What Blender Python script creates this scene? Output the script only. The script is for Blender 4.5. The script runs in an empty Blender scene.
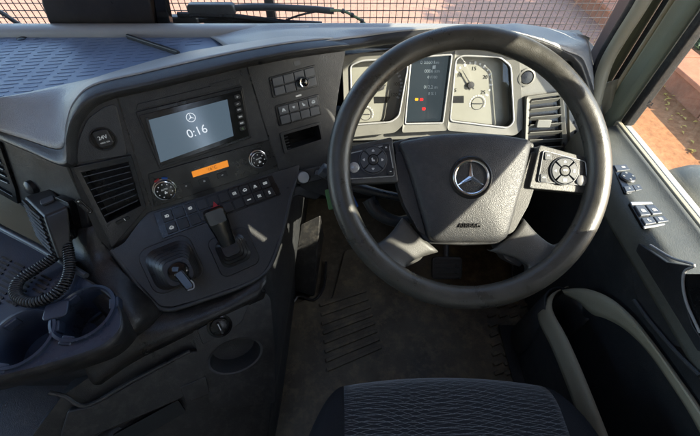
import bpy, bmesh, math, random
from mathutils import Vector, Matrix
random.seed(7)
S = bpy.context.scene
COL = S.collection
V3 = Vector

# ------------------------------------------------------------------ camera
FPX = 350.0                       # focal length in photo pixels (photo is 700 x 436)
PITCH = math.radians(51)
CAM = V3((0, 0, 1.17))
RT = V3((1, 0, 0)); FW = V3((0, math.cos(PITCH), -math.sin(PITCH))); UP = V3((0, math.sin(PITCH), math.cos(PITCH)))
cd = bpy.data.cameras.new('camera'); cam = bpy.data.objects.new('camera', cd); COL.objects.link(cam)
cam.location = CAM; cam.rotation_euler = (math.pi/2 - PITCH, 0, 0)
cd.sensor_fit = 'HORIZONTAL'; cd.sensor_width = 36; cd.lens = 36*FPX/700
cd.clip_start = 0.02; cd.clip_end = 500
S.camera = cam

# ------------------------------------------------------------------ sky, sun, exposure
SUN = V3((1, -0.45, 0.645)).normalized()
EXPOSURE = 2.32
w = bpy.data.worlds.new('World'); S.world = w; w.use_nodes = True
nt = w.node_tree; bg = nt.nodes['Background']
sky = nt.nodes.new('ShaderNodeTexSky'); sky.sky_type = 'NISHITA'; sky.sun_disc = False
sky.sun_elevation = math.asin(SUN.z); sky.sun_rotation = math.atan2(SUN.x, SUN.y)
nt.links.new(sky.outputs[0], bg.inputs[0]); bg.inputs[1].default_value = 0.15
sl = bpy.data.lights.new('sun', 'SUN'); sl.energy = 3.3; sl.angle = math.radians(0.5); sl.color = (1, 0.90, 0.72)
so = bpy.data.objects.new('sun', sl); COL.objects.link(so); so.rotation_euler = SUN.to_track_quat('Z', 'Y').to_euler(); so.location = (20, -9, 13)
S.view_settings.view_transform = 'Standard'; S.view_settings.look = 'None'; S.view_settings.gamma = 1
S.view_settings.use_curve_mapping = False; S.view_settings.exposure = EXPOSURE
S.cycles.use_denoising = True
S.cycles.max_bounces = 10; S.cycles.diffuse_bounces = 5; S.cycles.transparent_max_bounces = 16
S.cycles.caustics_reflective = False; S.cycles.caustics_refractive = False

# ------------------------------------------------------------------ pixel -> place
def ray(x, y): return RT*((x-350)/FPX) + UP*((218-y)/FPX) + FW
def onp(x, y, p0, n):
    d = ray(x, y); return CAM + d*((V3(p0)-CAM).dot(V3(n))/d.dot(V3(n)))
def onz(x, y, z): return onp(x, y, (0, 0, z), (0, 0, 1))
def onx(x, y, X): return onp(x, y, (X, 0, 0), (1, 0, 0))
def ony(x, y, Y): return onp(x, y, (0, Y, 0), (0, 1, 0))
def at(x, y, t): return CAM + ray(x, y)*t

class Frame:
    def __init__(s, o, u, v):
        s.o = V3(o); s.u = V3(u).normalized(); v = V3(v); s.v = (v - s.u*v.dot(s.u)).normalized(); s.w = s.u.cross(s.v)
    def uv(s, x, y):
        q = onp(x, y, s.o, s.w) - s.o; return (q.dot(s.u), q.dot(s.v))
    def uvs(s, pts): return [s.uv(*p) for p in pts]
    def pt(s, u, v, w=0): return s.o + s.u*u + s.v*v + s.w*w
    def px(s, x, y, w=0):
        u, v = s.uv(x, y); return s.pt(u, v, w)
    def mat(s):
        m = Matrix.Identity(4)
        for i, a in enumerate((s.u, s.v, s.w)):
            for j in range(3): m[j][i] = a[j]
        m.translation = s.o
        return m
    def sub(s, x, y, w=0, rot=0.0):
        f = Frame(s.px(x, y, w), s.u*math.cos(rot)+s.v*math.sin(rot), s.v*math.cos(rot)-s.u*math.sin(rot)); return f
def leaned(yaw, l):
    y = math.radians(yaw); l = math.radians(l)
    return V3((math.cos(y), math.sin(y), 0)), V3((-math.sin(y)*math.sin(l), math.cos(y)*math.sin(l), math.cos(l)))
FP = Frame(at(190, 130, .70), *leaned(30, 24))              # centre fascia, turned to the driver
LP = Frame(FP.px(222, 190), *leaned(30, 52))                # lever shelf under it
KP = Frame(at(222, 325, .775), *leaned(30, 38))             # lower console
PF = Frame(FP.px(68, 164), *leaned(-26, 20))                # passenger-side flank
CP = Frame(ony(440, 92, .80), *leaned(0, 25))               # instrument cluster
WC = at(468.5, 167.5, .58)
WP = Frame(WC, (1, 0, 0), (0, math.sin(PITCH), math.cos(PITCH)))   # steering wheel
ZL = .63
DP = Frame((.57, .5, ZL), (1, 0, 0), (0, 1, 0))             # door ledge

# ------------------------------------------------------------------ mesh building
class MB:
    def __init__(s): s.v = []; s.f = []; s.uv = None
    def add(s, vs, fs):
        o = len(s.v); s.v += [tuple(p) for p in vs]; s.f += [tuple(i+o for i in f) for f in fs]; return s
    def prism(s, fr, poly, w0, w1, taper=1.0):
        n = len(poly)
        a = sum((poly[i][0]*poly[(i+1) % n][1]-poly[(i+1) % n][0]*poly[i][1]) for i in range(n))
        if a < 0: poly = poly[::-1]
        cu = sum(p[0] for p in poly)/n; cv = sum(p[1] for p in poly)/n
        vs = [fr.pt(p[0], p[1], w0) for p in poly] + [fr.pt(cu+(p[0]-cu)*taper, cv+(p[1]-cv)*taper, w1) for p in poly]
        fs = [tuple(range(n-1, -1, -1)), tuple(range(n, 2*n))] + [(i, (i+1) % n, n+(i+1) % n, n+i) for i in range(n)]
        return s.add(vs, fs)
    def ring(s, fr, outer, inner, w0, w1, wi=None):
        # plate with a hole: outer and inner have the same number of points
        n = len(outer); wi = w1 if wi is None else wi
        vs = [fr.pt(*p, w0) for p in outer]+[fr.pt(*p, w1) for p in outer]+[fr.pt(*p, wi) for p in inner]+[fr.pt(*p, w0) for p in inner]
        fs = []
        for i in range(n):
            j = (i+1) % n
            for k in range(4):
                a, b = k*n, ((k+1) % 4)*n
                fs.append((a+i, a+j, b+j, b+i))
        return s.add(vs, fs)
    def box(s, fr, u0, u1, v0, v1, w0, w1): return s.prism(fr, [(u0, v0), (u1, v0), (u1, v1), (u0, v1)], w0, w1)
    def lathe(s, fr, prof, n=28, cu=0, cv=0, squash=1.0, cap=True):
        vs = []; fs = []
        for r, w in prof:
            for i in range(n):
                a = 2*math.pi*i/n; vs.append(fr.pt(cu+r*math.cos(a), cv+r*squash*math.sin(a), w))
        for k in range(len(prof)-1):
            for i in range(n):
                j = (i+1) % n; fs.append((k*n+i, k*n+j, (k+1)*n+j, (k+1)*n+i))
        if cap:
            fs.append(tuple(range(n-1, -1, -1))); m = (len(prof)-1)*n; fs.append(tuple(range(m, m+n)))
        return s.add(vs, fs)
    def tube(s, pts, r, n=12, closed=False, flat=None):
        pts = [V3(p) for p in pts]; m = len(pts); vs = []; fs = []
        rs = r if isinstance(r, (list, tuple)) else [r]*m
        nrm = None
        for i in range(m):
            if closed: t = pts[(i+1) % m]-pts[i-1]
            else: t = pts[min(i+1, m-1)]-pts[max(i-1, 0)]
            t.normalize()
            if nrm is None:
                nrm = t.orthogonal().normalized() if flat is None else (V3(flat)-t*V3(flat).dot(t)).normalized()
            else: nrm = (nrm - t*nrm.dot(t)).normalized()
            b = t.cross(nrm)
            for k in range(n):
                a = 2*math.pi*k/n; vs.append(pts[i]+nrm*(rs[i]*math.cos(a))+b*(rs[i]*math.sin(a)))
        for i in range(m if closed else m-1):
            j = (i+1) % m
            for k in range(n):
                l = (k+1) % n; fs.append((i*n+k, i*n+l, j*n+l, j*n+k))
        if not closed: fs.append(tuple(range(n-1, -1, -1))); fs.append(tuple(range((m-1)*n, m*n)))
        return s.add(vs, fs)
    def loft(s, rows, nu=0, nv=0):
        rows = [[V3(p) for p in r] for r in rows]
        if nv: rows = [spline(r, nv) for r in rows]
        if nu:
            cols = [spline([r[i] for r in rows], nu) for i in range(len(rows[0]))]
            rows = [[c[k] for c in cols] for k in range(len(cols[0]))]
        m = len(rows[0]); vs = [p for r in rows for p in r]
        fs = [(i*m+k, i*m+k+1, (i+1)*m+k+1, (i+1)*m+k) for i in range(len(rows)-1) for k in range(m-1)]
        return s.add(vs, fs)
    def obj(s, name, mat, parent=None, smooth=True, bev=0, seg=2, solid=0, sub=0, ang=38, kind=None, label=None, soloff=-1):
        me = bpy.data.meshes.new(name); me.from_pydata(s.v, [], s.f); me.validate()
        bm = bmesh.new(); bm.from_mesh(me)
        if not solid: bmesh.ops.recalc_face_normals(bm, faces=bm.faces)
        bm.to_mesh(me); bm.free()
        if smooth:
            for p in me.polygons: p.use_smooth = True
            me.set_sharp_from_angle(angle=math.radians(ang))
        o = bpy.data.objects.new(name, me); COL.objects.link(o)
        me.materials.append(mat)
        if solid:
            m = o.modifiers.new('thickness', 'SOLIDIFY'); m.thickness = solid; m.offset = soloff
        if sub:
            m = o.modifiers.new('sub', 'SUBSURF'); m.levels = sub; m.render_levels = sub
        if bev:
            m = o.modifiers.new('bevel', 'BEVEL'); m.width = bev; m.segments = seg; m.limit_method = 'ANGLE'; m.angle_limit = math.radians(32); m.harden_normals = True
        if parent: attach(o, parent)
        if kind: o['kind'] = kind
        if label: o['label'] = label
        return o
def wm(o):
    m = o.matrix_basis.copy(); p = o.parent
    if p: m = wm(p) @ o.matrix_parent_inverse @ m
    return m
def attach(o, parent):
    o.parent = parent; o.matrix_parent_inverse = wm(parent).inverted()
def spline(p, n):
    # Catmull-Rom through p, n points per span
    out = []; m = len(p)
    for i in range(m-1):
        p0 = p[i-1] if i else p[0]*2-p[1]; p1 = p[i]; p2 = p[i+1]; p3 = p[i+2] if i+2 < m else p[-1]*2-p[-2]
        for k in range(n):
            t = k/n; out.append(.5*((2*p1)+(p2-p0)*t+(2*p0-5*p1+4*p2-p3)*t*t+(3*p1-p0-3*p2+p3)*t**3))
    out.append(p[-1].copy()); return out
def rr(cu, cv, wd, ht, r, n=5):
    out = []; r = min(r, wd/2-1e-5, ht/2-1e-5)
    for sx, sy, a0 in ((1, 1, 0), (-1, 1, 90), (-1, -1, 180), (1, -1, 270)):
        for k in range(n+1):
            a = math.radians(a0+90*k/n); out.append((cu+sx*(wd/2-r)+r*math.cos(a), cv+sy*(ht/2-r)+r*math.sin(a)))
    return out
def roundpoly(poly, r, n=4):
    out = []; m = len(poly)
    for i in range(m):
        a, b, c = (Vector(poly[i-1]), Vector(poly[i]), Vector(poly[(i+1) % m]))
        d1 = (a-b); d2 = (c-b); k1 = min(r, d1.length*.45); k2 = min(r, d2.length*.45)
        p, q = b+d1.normalized()*k1, b+d2.normalized()*k2
        for k in range(n+1):
            t = k/n; x = p*(1-t)**2+b*2*t*(1-t)+q*t*t; out.append((x.x, x.y))
    return out
def inset(poly, d):
    # scale towards the centre by an absolute distance (convex shapes)
    n = len(poly); cu = sum(p[0] for p in poly)/n; cv = sum(p[1] for p in poly)/n; out = []
    for p in poly:
        l = math.hypot(p[0]-cu, p[1]-cv); k = max(0.05, (l-d)/l) if l else 1; out.append((cu+(p[0]-cu)*k, cv+(p[1]-cv)*k))
    return out
def bil(q, s, t):
    # q: four uv corners TL TR BR BL ; s across, t down
    a = (q[0][0]*(1-s)+q[1][0]*s, q[0][1]*(1-s)+q[1][1]*s); b = (q[3][0]*(1-s)+q[2][0]*s, q[3][1]*(1-s)+q[2][1]*s)
    return (a[0]*(1-t)+b[0]*t, a[1]*(1-t)+b[1]*t)
def cell(q, s0, s1, t0, t1): return [bil(q, s0, t0), bil(q, s1, t0), bil(q, s1, t1), bil(q, s0, t1)]

def holed(outer, holes, fr, w):
    bm = bmesh.new(); es = []
    for lp in [outer]+holes:
        vs = [bm.verts.new(fr.pt(p[0], p[1], w)) for p in lp]; es += [bm.edges.new((vs[i], vs[(i+1) % len(vs)])) for i in range(len(vs))]
    bmesh.ops.triangle_fill(bm, use_beauty=True, edges=es)
    for f in bm.faces:
        f.normal_update()
        if f.normal.dot(fr.w) < 0: f.normal_flip()
    bm.verts.index_update(); m = MB(); m.add([v.co.copy() for v in bm.verts], [tuple(v.index for v in f.verts) for f in bm.faces]); bm.free(); return m
def walls(m, loops, fr, w0, w1):
    for lp in loops: m.loft([[fr.pt(*p, w0), fr.pt(*p, w1)] for p in lp+lp[:1]])
    return m
def thing(name, label, cat, loc=(0, 0, 0), group=None):
    o = bpy.data.objects.new(name, None); COL.objects.link(o); o.location = loc; o.empty_display_size = .05
    o['label'] = label; o['category'] = cat
    if group: o['group'] = group
    return o
def tag(o, label, cat, group=None):
    o['label'] = label; o['category'] = cat
    if group: o['group'] = group
    return o
def text(name, s, fr, u, v, size, mat, parent, w=.0006, depth=.0003, rot=0, sx=1.0):
    c = bpy.data.curves.new(name, 'FONT'); c.body = s; c.size = size; c.align_x = 'CENTER'; c.align_y = 'CENTER'; c.extrude = depth; c.resolution_u = 3
    t = bpy.data.objects.new(name, c); COL.objects.link(t)
    me = bpy.data.meshes.new_from_object(t.evaluated_get(bpy.context.evaluated_depsgraph_get())); bpy.data.objects.remove(t)
    m = fr.mat() @ Matrix.Translation((u, v, w)) @ Matrix.Rotation(rot, 4, 'Z') @ Matrix.Diagonal((sx, 1, 1, 1))
    me.transform(m); me.materials.clear(); me.materials.append(mat)
    o = bpy.data.objects.new(name, me); COL.objects.link(o)
    if parent: attach(o, parent)
    return o
ICONS = {
 'lamp': [[(-.2, .5), (.3, .5), (.5, .2), (.5, -.2), (.3, -.5), (-.2, -.5), (-.2, .5)], [(-.9, .4), (-.4, .4)], [(-.9, 0), (-.4, 0)], [(-.9, -.4), (-.4, -.4)]],
 'road': [[(-.7, -.6), (-.2, .6)], [(.7, -.6), (.2, .6)], [(0, -.5), (0, -.1)], [(0, .1), (0, .5)]],
 'car': [[(-.8, -.3), (-.8, .1), (-.4, .2), (-.2, .55), (.4, .55), (.6, .2), (.8, .1), (.8, -.3), (-.8, -.3)], [(-.5, -.6), (-.2, -.6)], [(.2, -.6), (.5, -.6)]],
 'wave': [[(-.7, .6), (-.5, .2), (-.7, -.2), (-.5, -.6)], [(-.1, .6), (.1, .2), (-.1, -.2), (.1, -.6)], [(.5, .6), (.7, .2), (.5, -.2), (.7, -.6)]],
 'seat': [[(-.3, .7), (-.1, -.2), (.5, -.2), (.5, -.6)], [(-.5, .5), (-.3, -.5), (.3, -.5)]],
 'man': [[(-.25, .6), (.25, .6), (.25, .2), (-.25, .2), (-.25, .6)], [(-.3, .1), (.3, .1), (.3, -.7), (-.3, -.7), (-.3, .1)]],
 'box': [[(-.8, .4), (.8, .4), (.8, -.4), (-.8, -.4), (-.8, .4)], [(-.4, 0), (.4, 0)]],
 'bar': [[(-.8, .1), (.8, .1)], [(-.8, -.15), (.8, -.15)]],
 'up': [[(-.5, -.3), (0, .4), (.5, -.3), (-.5, -.3)]], 'down': [[(-.5, .3), (0, -.4), (.5, .3), (-.5, .3)]],
 'left': [[(.3, -.5), (-.4, 0), (.3, .5), (.3, -.5)]], 'right': [[(-.3, -.5), (.4, 0), (-.3, .5), (-.3, -.5)]],
 'plus': [[(-.6, 0), (.6, 0)], [(0, -.6), (0, .6)]], 'minus': [[(-.6, 0), (.6, 0)]],
 'phone': [[(-.7, .1), (-.6, .4), (.6, .4), (.7, .1), (.4, 0), (.35, .2), (-.35, .2), (-.4, 0), (-.7, .1)]],
 'fan': [[(0, 0), (.2, .6), (-.3, .6), (0, 0)], [(0, 0), (-.6, -.1), (-.4, -.6), (0, 0)], [(0, 0), (.5, -.5), (.7, -.05), (0, 0)]],
 'slash': [[(-.6, .5), (.1, .5), (.1, -.5), (-.6, -.5), (-.6, .5)], [(.3, .5), (.7, -.5)]],
}
def icon(kind, fr, u, v, size, mat, parent, w, lw=.13, name='symbol'):
    m = MB(); h = size*lw*.5
    for pl in ICONS[kind]:
        for (a, b), (c, d) in zip(pl[:-1], pl[1:]):
            p = Vector((a, b))*size*.5; q = Vector((c, d))*size*.5; t = (q-p).normalized(); nn = Vector((-t.y, t.x))*h; p -= t*h*.6; q += t*h*.6
            m.prism(fr, [(u+x.x, v+x.y) for x in (p-nn, q-nn, q+nn, p+nn)], w, w+.0003)
    return m.obj(name, mat, parent, smooth=False)

# ------------------------------------------------------------------ materials
def new_mat(name):
    m = bpy.data.materials.new(name); m.use_nodes = True
    return m, m.node_tree.nodes, m.node_tree.links, m.node_tree.nodes['Principled BSDF']
def plastic(name, col, rough=.5, grain=700, bump=.25, var=.25, vscale=14, spec=.5, dust=0.0, metal=0, coat=0, dustcol=(.35, .32, .27)):
    m, N, L, b = new_mat(name)
    tc = N.new('ShaderNodeTexCoord')
    n1 = N.new('ShaderNodeTexNoise'); n1.inputs['Scale'].default_value = vscale; n1.inputs['Detail'].default_value = 6; n1.inputs['Roughness'].default_value = .65
    L.new(tc.outputs['Object'], n1.inputs['Vector'])
    cr = N.new('ShaderNodeValToRGB'); cr.color_ramp.elements[0].position = .3; cr.color_ramp.elements[1].position = .72
    cr.color_ramp.elements[0].color = (*[c*(1-var) for c in col], 1); cr.color_ramp.elements[1].color = (*[min(1, c*(1+var)) for c in col], 1)
    L.new(n1.outputs['Fac'], cr.inputs[0]); out = cr.outputs[0]
    if dust:
        n2 = N.new('ShaderNodeTexNoise'); n2.inputs['Scale'].default_value = vscale*5; n2.inputs['Detail'].default_value = 8; n2.inputs['Roughness'].default_value = .75
        L.new(tc.outputs['Object'], n2.inputs['Vector'])
        r2 = N.new('ShaderNodeMapRange'); r2.inputs[1].default_value = .48; r2.inputs[2].default_value = .8; r2.inputs[4].default_value = dust
        L.new(n2.outputs['Fac'], r2.inputs[0])
        mx = N.new('ShaderNodeMix'); mx.data_type = 'RGBA'; mx.inputs[7].default_value = (*dustcol, 1)
        L.new(r2.outputs[0], mx.inputs[0]); L.new(out, mx.inputs[6]); out = mx.outputs[2]
    L.new(out, b.inputs['Base Color'])
    mr = N.new('ShaderNodeMapRange'); mr.inputs[1].default_value = .25; mr.inputs[2].default_value = .75; mr.inputs[3].default_value = max(.03, rough-.14); mr.inputs[4].default_value = min(1, rough+.14)
    L.new(n1.outputs['Fac'], mr.inputs[0]); L.new(mr.outputs[0], b.inputs['Roughness'])
    b.inputs['Specular IOR Level'].default_value = spec; b.inputs['Metallic'].default_value = metal; b.inputs['Coat Weight'].default_value = coat
    if bump:
        v = N.new('ShaderNodeTexVoronoi'); v.inputs['Scale'].default_value = grain; L.new(tc.outputs['Object'], v.inputs['Vector'])
        bp = N.new('ShaderNodeBump'); bp.inputs['Strength'].default_value = bump; bp.inputs['Distance'].default_value = .0006
        L.new(v.outputs['Distance'], bp.inputs['Height']); L.new(bp.outputs[0], b.inputs['Normal'])
    return m
def emit(name, col, strength=1.0, rough=.3):
    m, N, L, b = new_mat(name)
    b.inputs['Base Color'].default_value = (*[c*.2 for c in col], 1); b.inputs['Emission Color'].default_value = (*col, 1); b.inputs['Emission Strength'].default_value = strength; b.inputs['Roughness'].default_value = rough
    return m
def glass(name, tint, refl=.7, dirt=.05, dirtcol=(.7, .65, .55), scale=6):
    m, N, L, b = new_mat(name); N.remove(b); out = N['Material Output']
    tr = N.new('ShaderNodeBsdfTransparent'); tr.inputs[0].default_value = (*tint, 1)
    gl = N.new('ShaderNodeBsdfGlossy'); gl.inputs['Roughness'].default_value = .02; gl.inputs[0].default_value = (refl, refl, refl, 1)
    lw = N.new('ShaderNodeLayerWeight'); lw.inputs[0].default_value = .5     # Schlick reflectance of a thin pane, alike from both sides
    pw = N.new('ShaderNodeMath'); pw.operation = 'POWER'; pw.inputs[1].default_value = 5; L.new(lw.outputs['Facing'], pw.inputs[0])
    ma = N.new('ShaderNodeMath'); ma.operation = 'MULTIPLY_ADD'; ma.inputs[1].default_value = .9; ma.inputs[2].default_value = .06; L.new(pw.outputs[0], ma.inputs[0])
    mx = N.new('ShaderNodeMixShader'); L.new(ma.outputs[0], mx.inputs[0]); L.new(tr.outputs[0], mx.inputs[1]); L.new(gl.outputs[0], mx.inputs[2])
    df = N.new('ShaderNodeBsdfDiffuse'); df.inputs[0].default_value = (*dirtcol, 1)
    tc = N.new('ShaderNodeTexCoord'); n = N.new('ShaderNodeTexNoise'); n.inputs['Scale'].default_value = scale; n.inputs['Detail'].default_value = 9; n.inputs['Roughness'].default_value = .7
    L.new(tc.outputs['Object'], n.inputs['Vector'])
    r = N.new('ShaderNodeMapRange'); r.inputs[1].default_value = .45; r.inputs[2].default_value = .85; r.inputs[3].default_value = dirt*.15; r.inputs[4].default_value = dirt*2
    L.new(n.outputs['Fac'], r.inputs[0])
    m2 = N.new('ShaderNodeMixShader'); L.new(r.outputs[0], m2.inputs[0]); L.new(mx.outputs[0], m2.inputs[1]); L.new(df.outputs[0], m2.inputs[2]); L.new(m2.outputs[0], out.inputs[0])
    return m
M = dict(
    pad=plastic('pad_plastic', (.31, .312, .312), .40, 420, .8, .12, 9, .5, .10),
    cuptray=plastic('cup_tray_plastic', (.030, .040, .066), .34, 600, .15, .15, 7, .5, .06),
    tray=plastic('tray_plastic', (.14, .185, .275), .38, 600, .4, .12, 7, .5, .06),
    rim_grey=plastic('grey_rim_plastic', (.30, .30, .30), .42, 600, .15, .08, 8, .5, .1),
    fascia=plastic('fascia_plastic', (.021, .022, .024), .36, 600, .3, .25, 12, .5, .10),
    black=plastic('black_plastic', (.007, .007, .008), .30, 800, .12, .2, 20, .5, .03),
    gloss=plastic('gloss_black', (.008, .008, .009), .12, 800, 0, .2, 20, .5, .02),
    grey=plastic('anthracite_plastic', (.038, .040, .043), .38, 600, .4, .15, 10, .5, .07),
    lower=plastic('lower_console_plastic', (.020, .020, .021), .36, 600, .4, .3, 9, .5, .14),
    button=plastic('button_plastic', (.018, .019, .020), .40, 900, .1, .15, 30, .5, .04),
    switch=plastic('switch_plastic', (.060, .066, .075), .38, 900, .1, .15, 30, .5, .05),
    rubber=plastic('boot_rubber', (.022, .022, .024), .34, 500, .15, .2, 30, .5, .06),
    leather=plastic('wheel_leather', (.050, .048, .042), .33, 900, .3, .25, 26, .6, .05),
    spoke=plastic('spoke_plastic', (.070, .070, .067), .42, 900, .4, .12, 16, .5, .05),
    airbag=plastic('airbag_plastic', (.042, .043, .046), .40, 700, .6, .12, 10, .5, .10),
    chrome=plastic('chrome', (.75, .76, .78), .16, 500, 0, .05, 10, .5, .05, metal=1),
    satin=plastic('satin_silver', (.42, .43, .44), .34, 500, .05, .08, 10, .5, .05, metal=.25),
    beige=plastic('beige_trim', (.34, .31, .225), .55, 500, .3, .1, 8, .4, .15),
    pillar=plastic('pillar_trim', (.18, .195, .14), .55, 420, .3, .06, 6, .4, .10),
    brown=plastic('brown_frame', (.115, .085, .085), .45, 420, .1, .1, 6, .5, .15),
    seal=plastic('rubber_seal', (.012, .012, .012), .6, 420, .2, .2, 20, .4, .15),
    door=plastic('door_plastic', (.095, .098, .085), .48, 420, .35, .1, 9, .45, .12),
    doordark=plastic('door_lower_plastic', (.026, .028, .031), .5, 420, .3, .15, 9, .45, .08),
    cluster=plastic('cluster_bezel', (.17, .17, .155), .45, 500, .2, .08, 12, .5, .08),
    dial=plastic('dial_face', (.31, .305, .265), .5, 500, .05, .06, 14, .4, .05),
    dialdark=plastic('dial_dark', (.015, .016, .018), .4, 500, .05, .1, 14, .4, .03),
    white=emit('white_print_glow', (.55, .60, .62), .10, .5),  # marks and lettering given a faint glow of their own
    print=plastic('grey_print', (.75, .76, .75), .5, 500, 0, .05, 10, .4),
    screen=emit('screen_glow', (.017, .025, .033), 1.0, .12),
    digits=emit('digit_glow', (.85, .92, 1), .17),
    orange=emit('orange_glow', (.9, .28, .01), .17),
    orangeprint=plastic('display_ink', (.10, .03, .005), .5, 500, 0),
    red=emit('red_glow', (1, .02, .02), .45), amber=emit('amber_glow', (1, .35, .02), .4),
    hazard=plastic('hazard_red', (.45, .015, .02), .35, 500, 0, .1),
    lcd=emit('cluster_display', (.03, .04, .045), .35, .2), lcdtext=emit('display_text', (.6, .72, .78), .06),
    metal=plastic('dark_metal', (.05, .05, .055), .4, 500, .1, .2, 20, .5, .1),
    wire=plastic('mesh_wire', (.055, .045, .045), .5, 500, 0, .2, 20, .4, .1),
    hose=plastic('green_hose', (.18, .26, .14), .5, 500, 0, .2, 20, .4, .1),
    greentag=plastic('green_tag', (.05, .14, .03), .5, 500, 0, .1), bluetag=plastic('blue_tag', (.02, .12, .45), .4, 500, 0, .1),
    body=plastic('truck_paint', (.34, .345, .33), .3, 500, 0, .05, 4, .5, .15, coat=.3),
    headliner=plastic('headliner', (.55, .53, .47), .9, 300, .3, .05, 6, .2),
    wglass=glass('windscreen_glass', (.90, .93, .93), .8, .035), sglass=glass('side_glass', (.90, .93, .92), .8, .07),
    cglass=glass('instrument_glass', (.96, .97, .97), .7, .012),
    blackcard=plastic('black_case', (.016, .013, .013), .35, 500, .1, .2, 12, .5, .05),
)
def star(fr, cu, cv, R, w, h, mat, name, parent):
    # three-pointed star, each arm ridged, inside a ring
    m = MB()
    for k in range(3):
        a = math.radians(90+120*k); d = (math.cos(a), math.sin(a)); n = (-d[1], d[0]); b = R*.13
        tip = fr.pt(cu+d[0]*R, cv+d[1]*R, w); c = fr.pt(cu, cv, w+h); c0 = fr.pt(cu, cv, w)
        l = fr.pt(cu+d[0]*b*.58+n[0]*b, cv+d[1]*b*.58+n[1]*b, w); r = fr.pt(cu+d[0]*b*.58-n[0]*b, cv+d[1]*b*.58-n[1]*b, w)
        m.add([c, l, tip, r, c0], [(0, 1, 2), (0, 2, 3), (4, 2, 1), (4, 3, 2)])
    m.tube([fr.pt(cu+R*math.cos(2*math.pi*i/48), cv+R*math.sin(2*math.pi*i/48), w+h*.3) for i in range(48)], R*.085, 8, closed=True)
    return m.obj(name, mat, parent, ang=20)
ZF = Frame((0, 0, 0), (1, 0, 0), (0, 1, 0))       # world axes: u=x v=y w=z
XF = Frame((0, 0, 0), (0, 1, 0), (0, 0, 1))       # u=y v=z w=x
YF = Frame((0, 0, 0), (-1, 0, 0), (0, 0, 1))      # u=-x v=z w=y
def abox(x0, x1, y0, y1, z0, z1): return MB().box(ZF, x0, x1, y0, y1, z0, z1)
def struct(o): o['kind'] = 'structure'; return o

# ================================================================== OUTSIDE
ZG = -1.5
def ground_mat():
    m, N, L, b = new_mat('ground_paving')
    tc = N.new('ShaderNodeTexCoord')
    n1 = N.new('ShaderNodeTexNoise'); n1.inputs['Scale'].default_value = .5; n1.inputs['Detail'].default_value = 8
    n2 = N.new('ShaderNodeTexNoise'); n2.inputs['Scale'].default_value = 14; n2.inputs['Detail'].default_value = 8; n2.inputs['Roughness'].default_value = .7
    L.new(tc.outputs['Object'], n1.inputs['Vector']); L.new(tc.outputs['Object'], n2.inputs['Vector'])
    br = N.new('ShaderNodeTexBrick'); br.inputs['Scale'].default_value = 1; br.inputs['Brick Width'].default_value = .22; br.inputs['Row Height'].default_value = .11; br.inputs['Mortar Size'].default_value = .006
    br.inputs['Color1'].default_value = (.48, .25, .16, 1); br.inputs['Color2'].default_value = (.40, .215, .14, 1); br.inputs['Mortar'].default_value = (.22, .15, .115, 1)
    L.new(tc.outputs['Object'], br.inputs['Vector'])
    dirt = N.new('ShaderNodeValToRGB'); dirt.color_ramp.elements[0].color = (.28, .105, .032, 1); dirt.color_ramp.elements[1].color = (.46, .20, .075, 1); dirt.color_ramp.elements[0].position = .3; dirt.color_ramp.elements[1].position = .7
    L.new(n2.outputs['Fac'], dirt.inputs[0])
    sx = N.new('ShaderNodeSeparateXYZ'); L.new(tc.outputs['Object'], sx.inputs[0])
    # bare orange soil begins to the right of the paving, its edge uneven
    ad = N.new('ShaderNodeMath'); ad.operation = 'MULTIPLY_ADD'; ad.inputs[1].default_value = .8
    L.new(n1.outputs['Fac'], ad.inputs[0]); L.new(sx.outputs['X'], ad.inputs[2])
    st = N.new('ShaderNodeMapRange'); st.inputs[1].default_value = 2.9; st.inputs[2].default_value = 3.3
    L.new(ad.outputs[0], st.inputs[0])
    sy = N.new('ShaderNodeMapRange'); sy.inputs[1].default_value = 6.2; sy.inputs[2].default_value = 5.6; L.new(sx.outputs['Y'], sy.inputs[0])
    mm = N.new('ShaderNodeMath'); mm.operation = 'MULTIPLY'; L.new(st.outputs[0], mm.inputs[0]); L.new(sy.outputs[0], mm.inputs[1])
    mx = N.new('ShaderNodeMix'); mx.data_type = 'RGBA'; L.new(mm.outputs[0], mx.inputs[0]); L.new(br.outputs[0], mx.inputs[6]); L.new(dirt.outputs[0], mx.inputs[7])
    m2 = N.new('ShaderNodeMix'); m2.data_type = 'RGBA'; m2.blend_type = 'MULTIPLY'; m2.inputs[0].default_value = .35
    L.new(mx.outputs[2], m2.inputs[6]); L.new(n2.outputs['Fac'], m2.inputs[7])
    gm = N.new('ShaderNodeMix'); gm.data_type = 'RGBA'; gm.blend_type = 'MULTIPLY'; gm.inputs[0].default_value = 0
    L.new(m2.outputs[2], b.inputs['Base Color']); b.inputs['Roughness'].default_value = .9
    bp = N.new('ShaderNodeBump'); bp.inputs['Strength'].default_value = .5; bp.inputs['Distance'].default_value = .02; L.new(n2.outputs['Fac'], bp.inputs['Height']); L.new(bp.outputs[0], b.inputs['Normal'])
    return m
g = MB(); n = 24
g.loft([[(-150+300*i/n, -150+300*j/n, ZG) for i in range(n+1)] for j in range(n+1)])
struct(g.obj('ground', ground_mat(), smooth=False))
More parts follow.
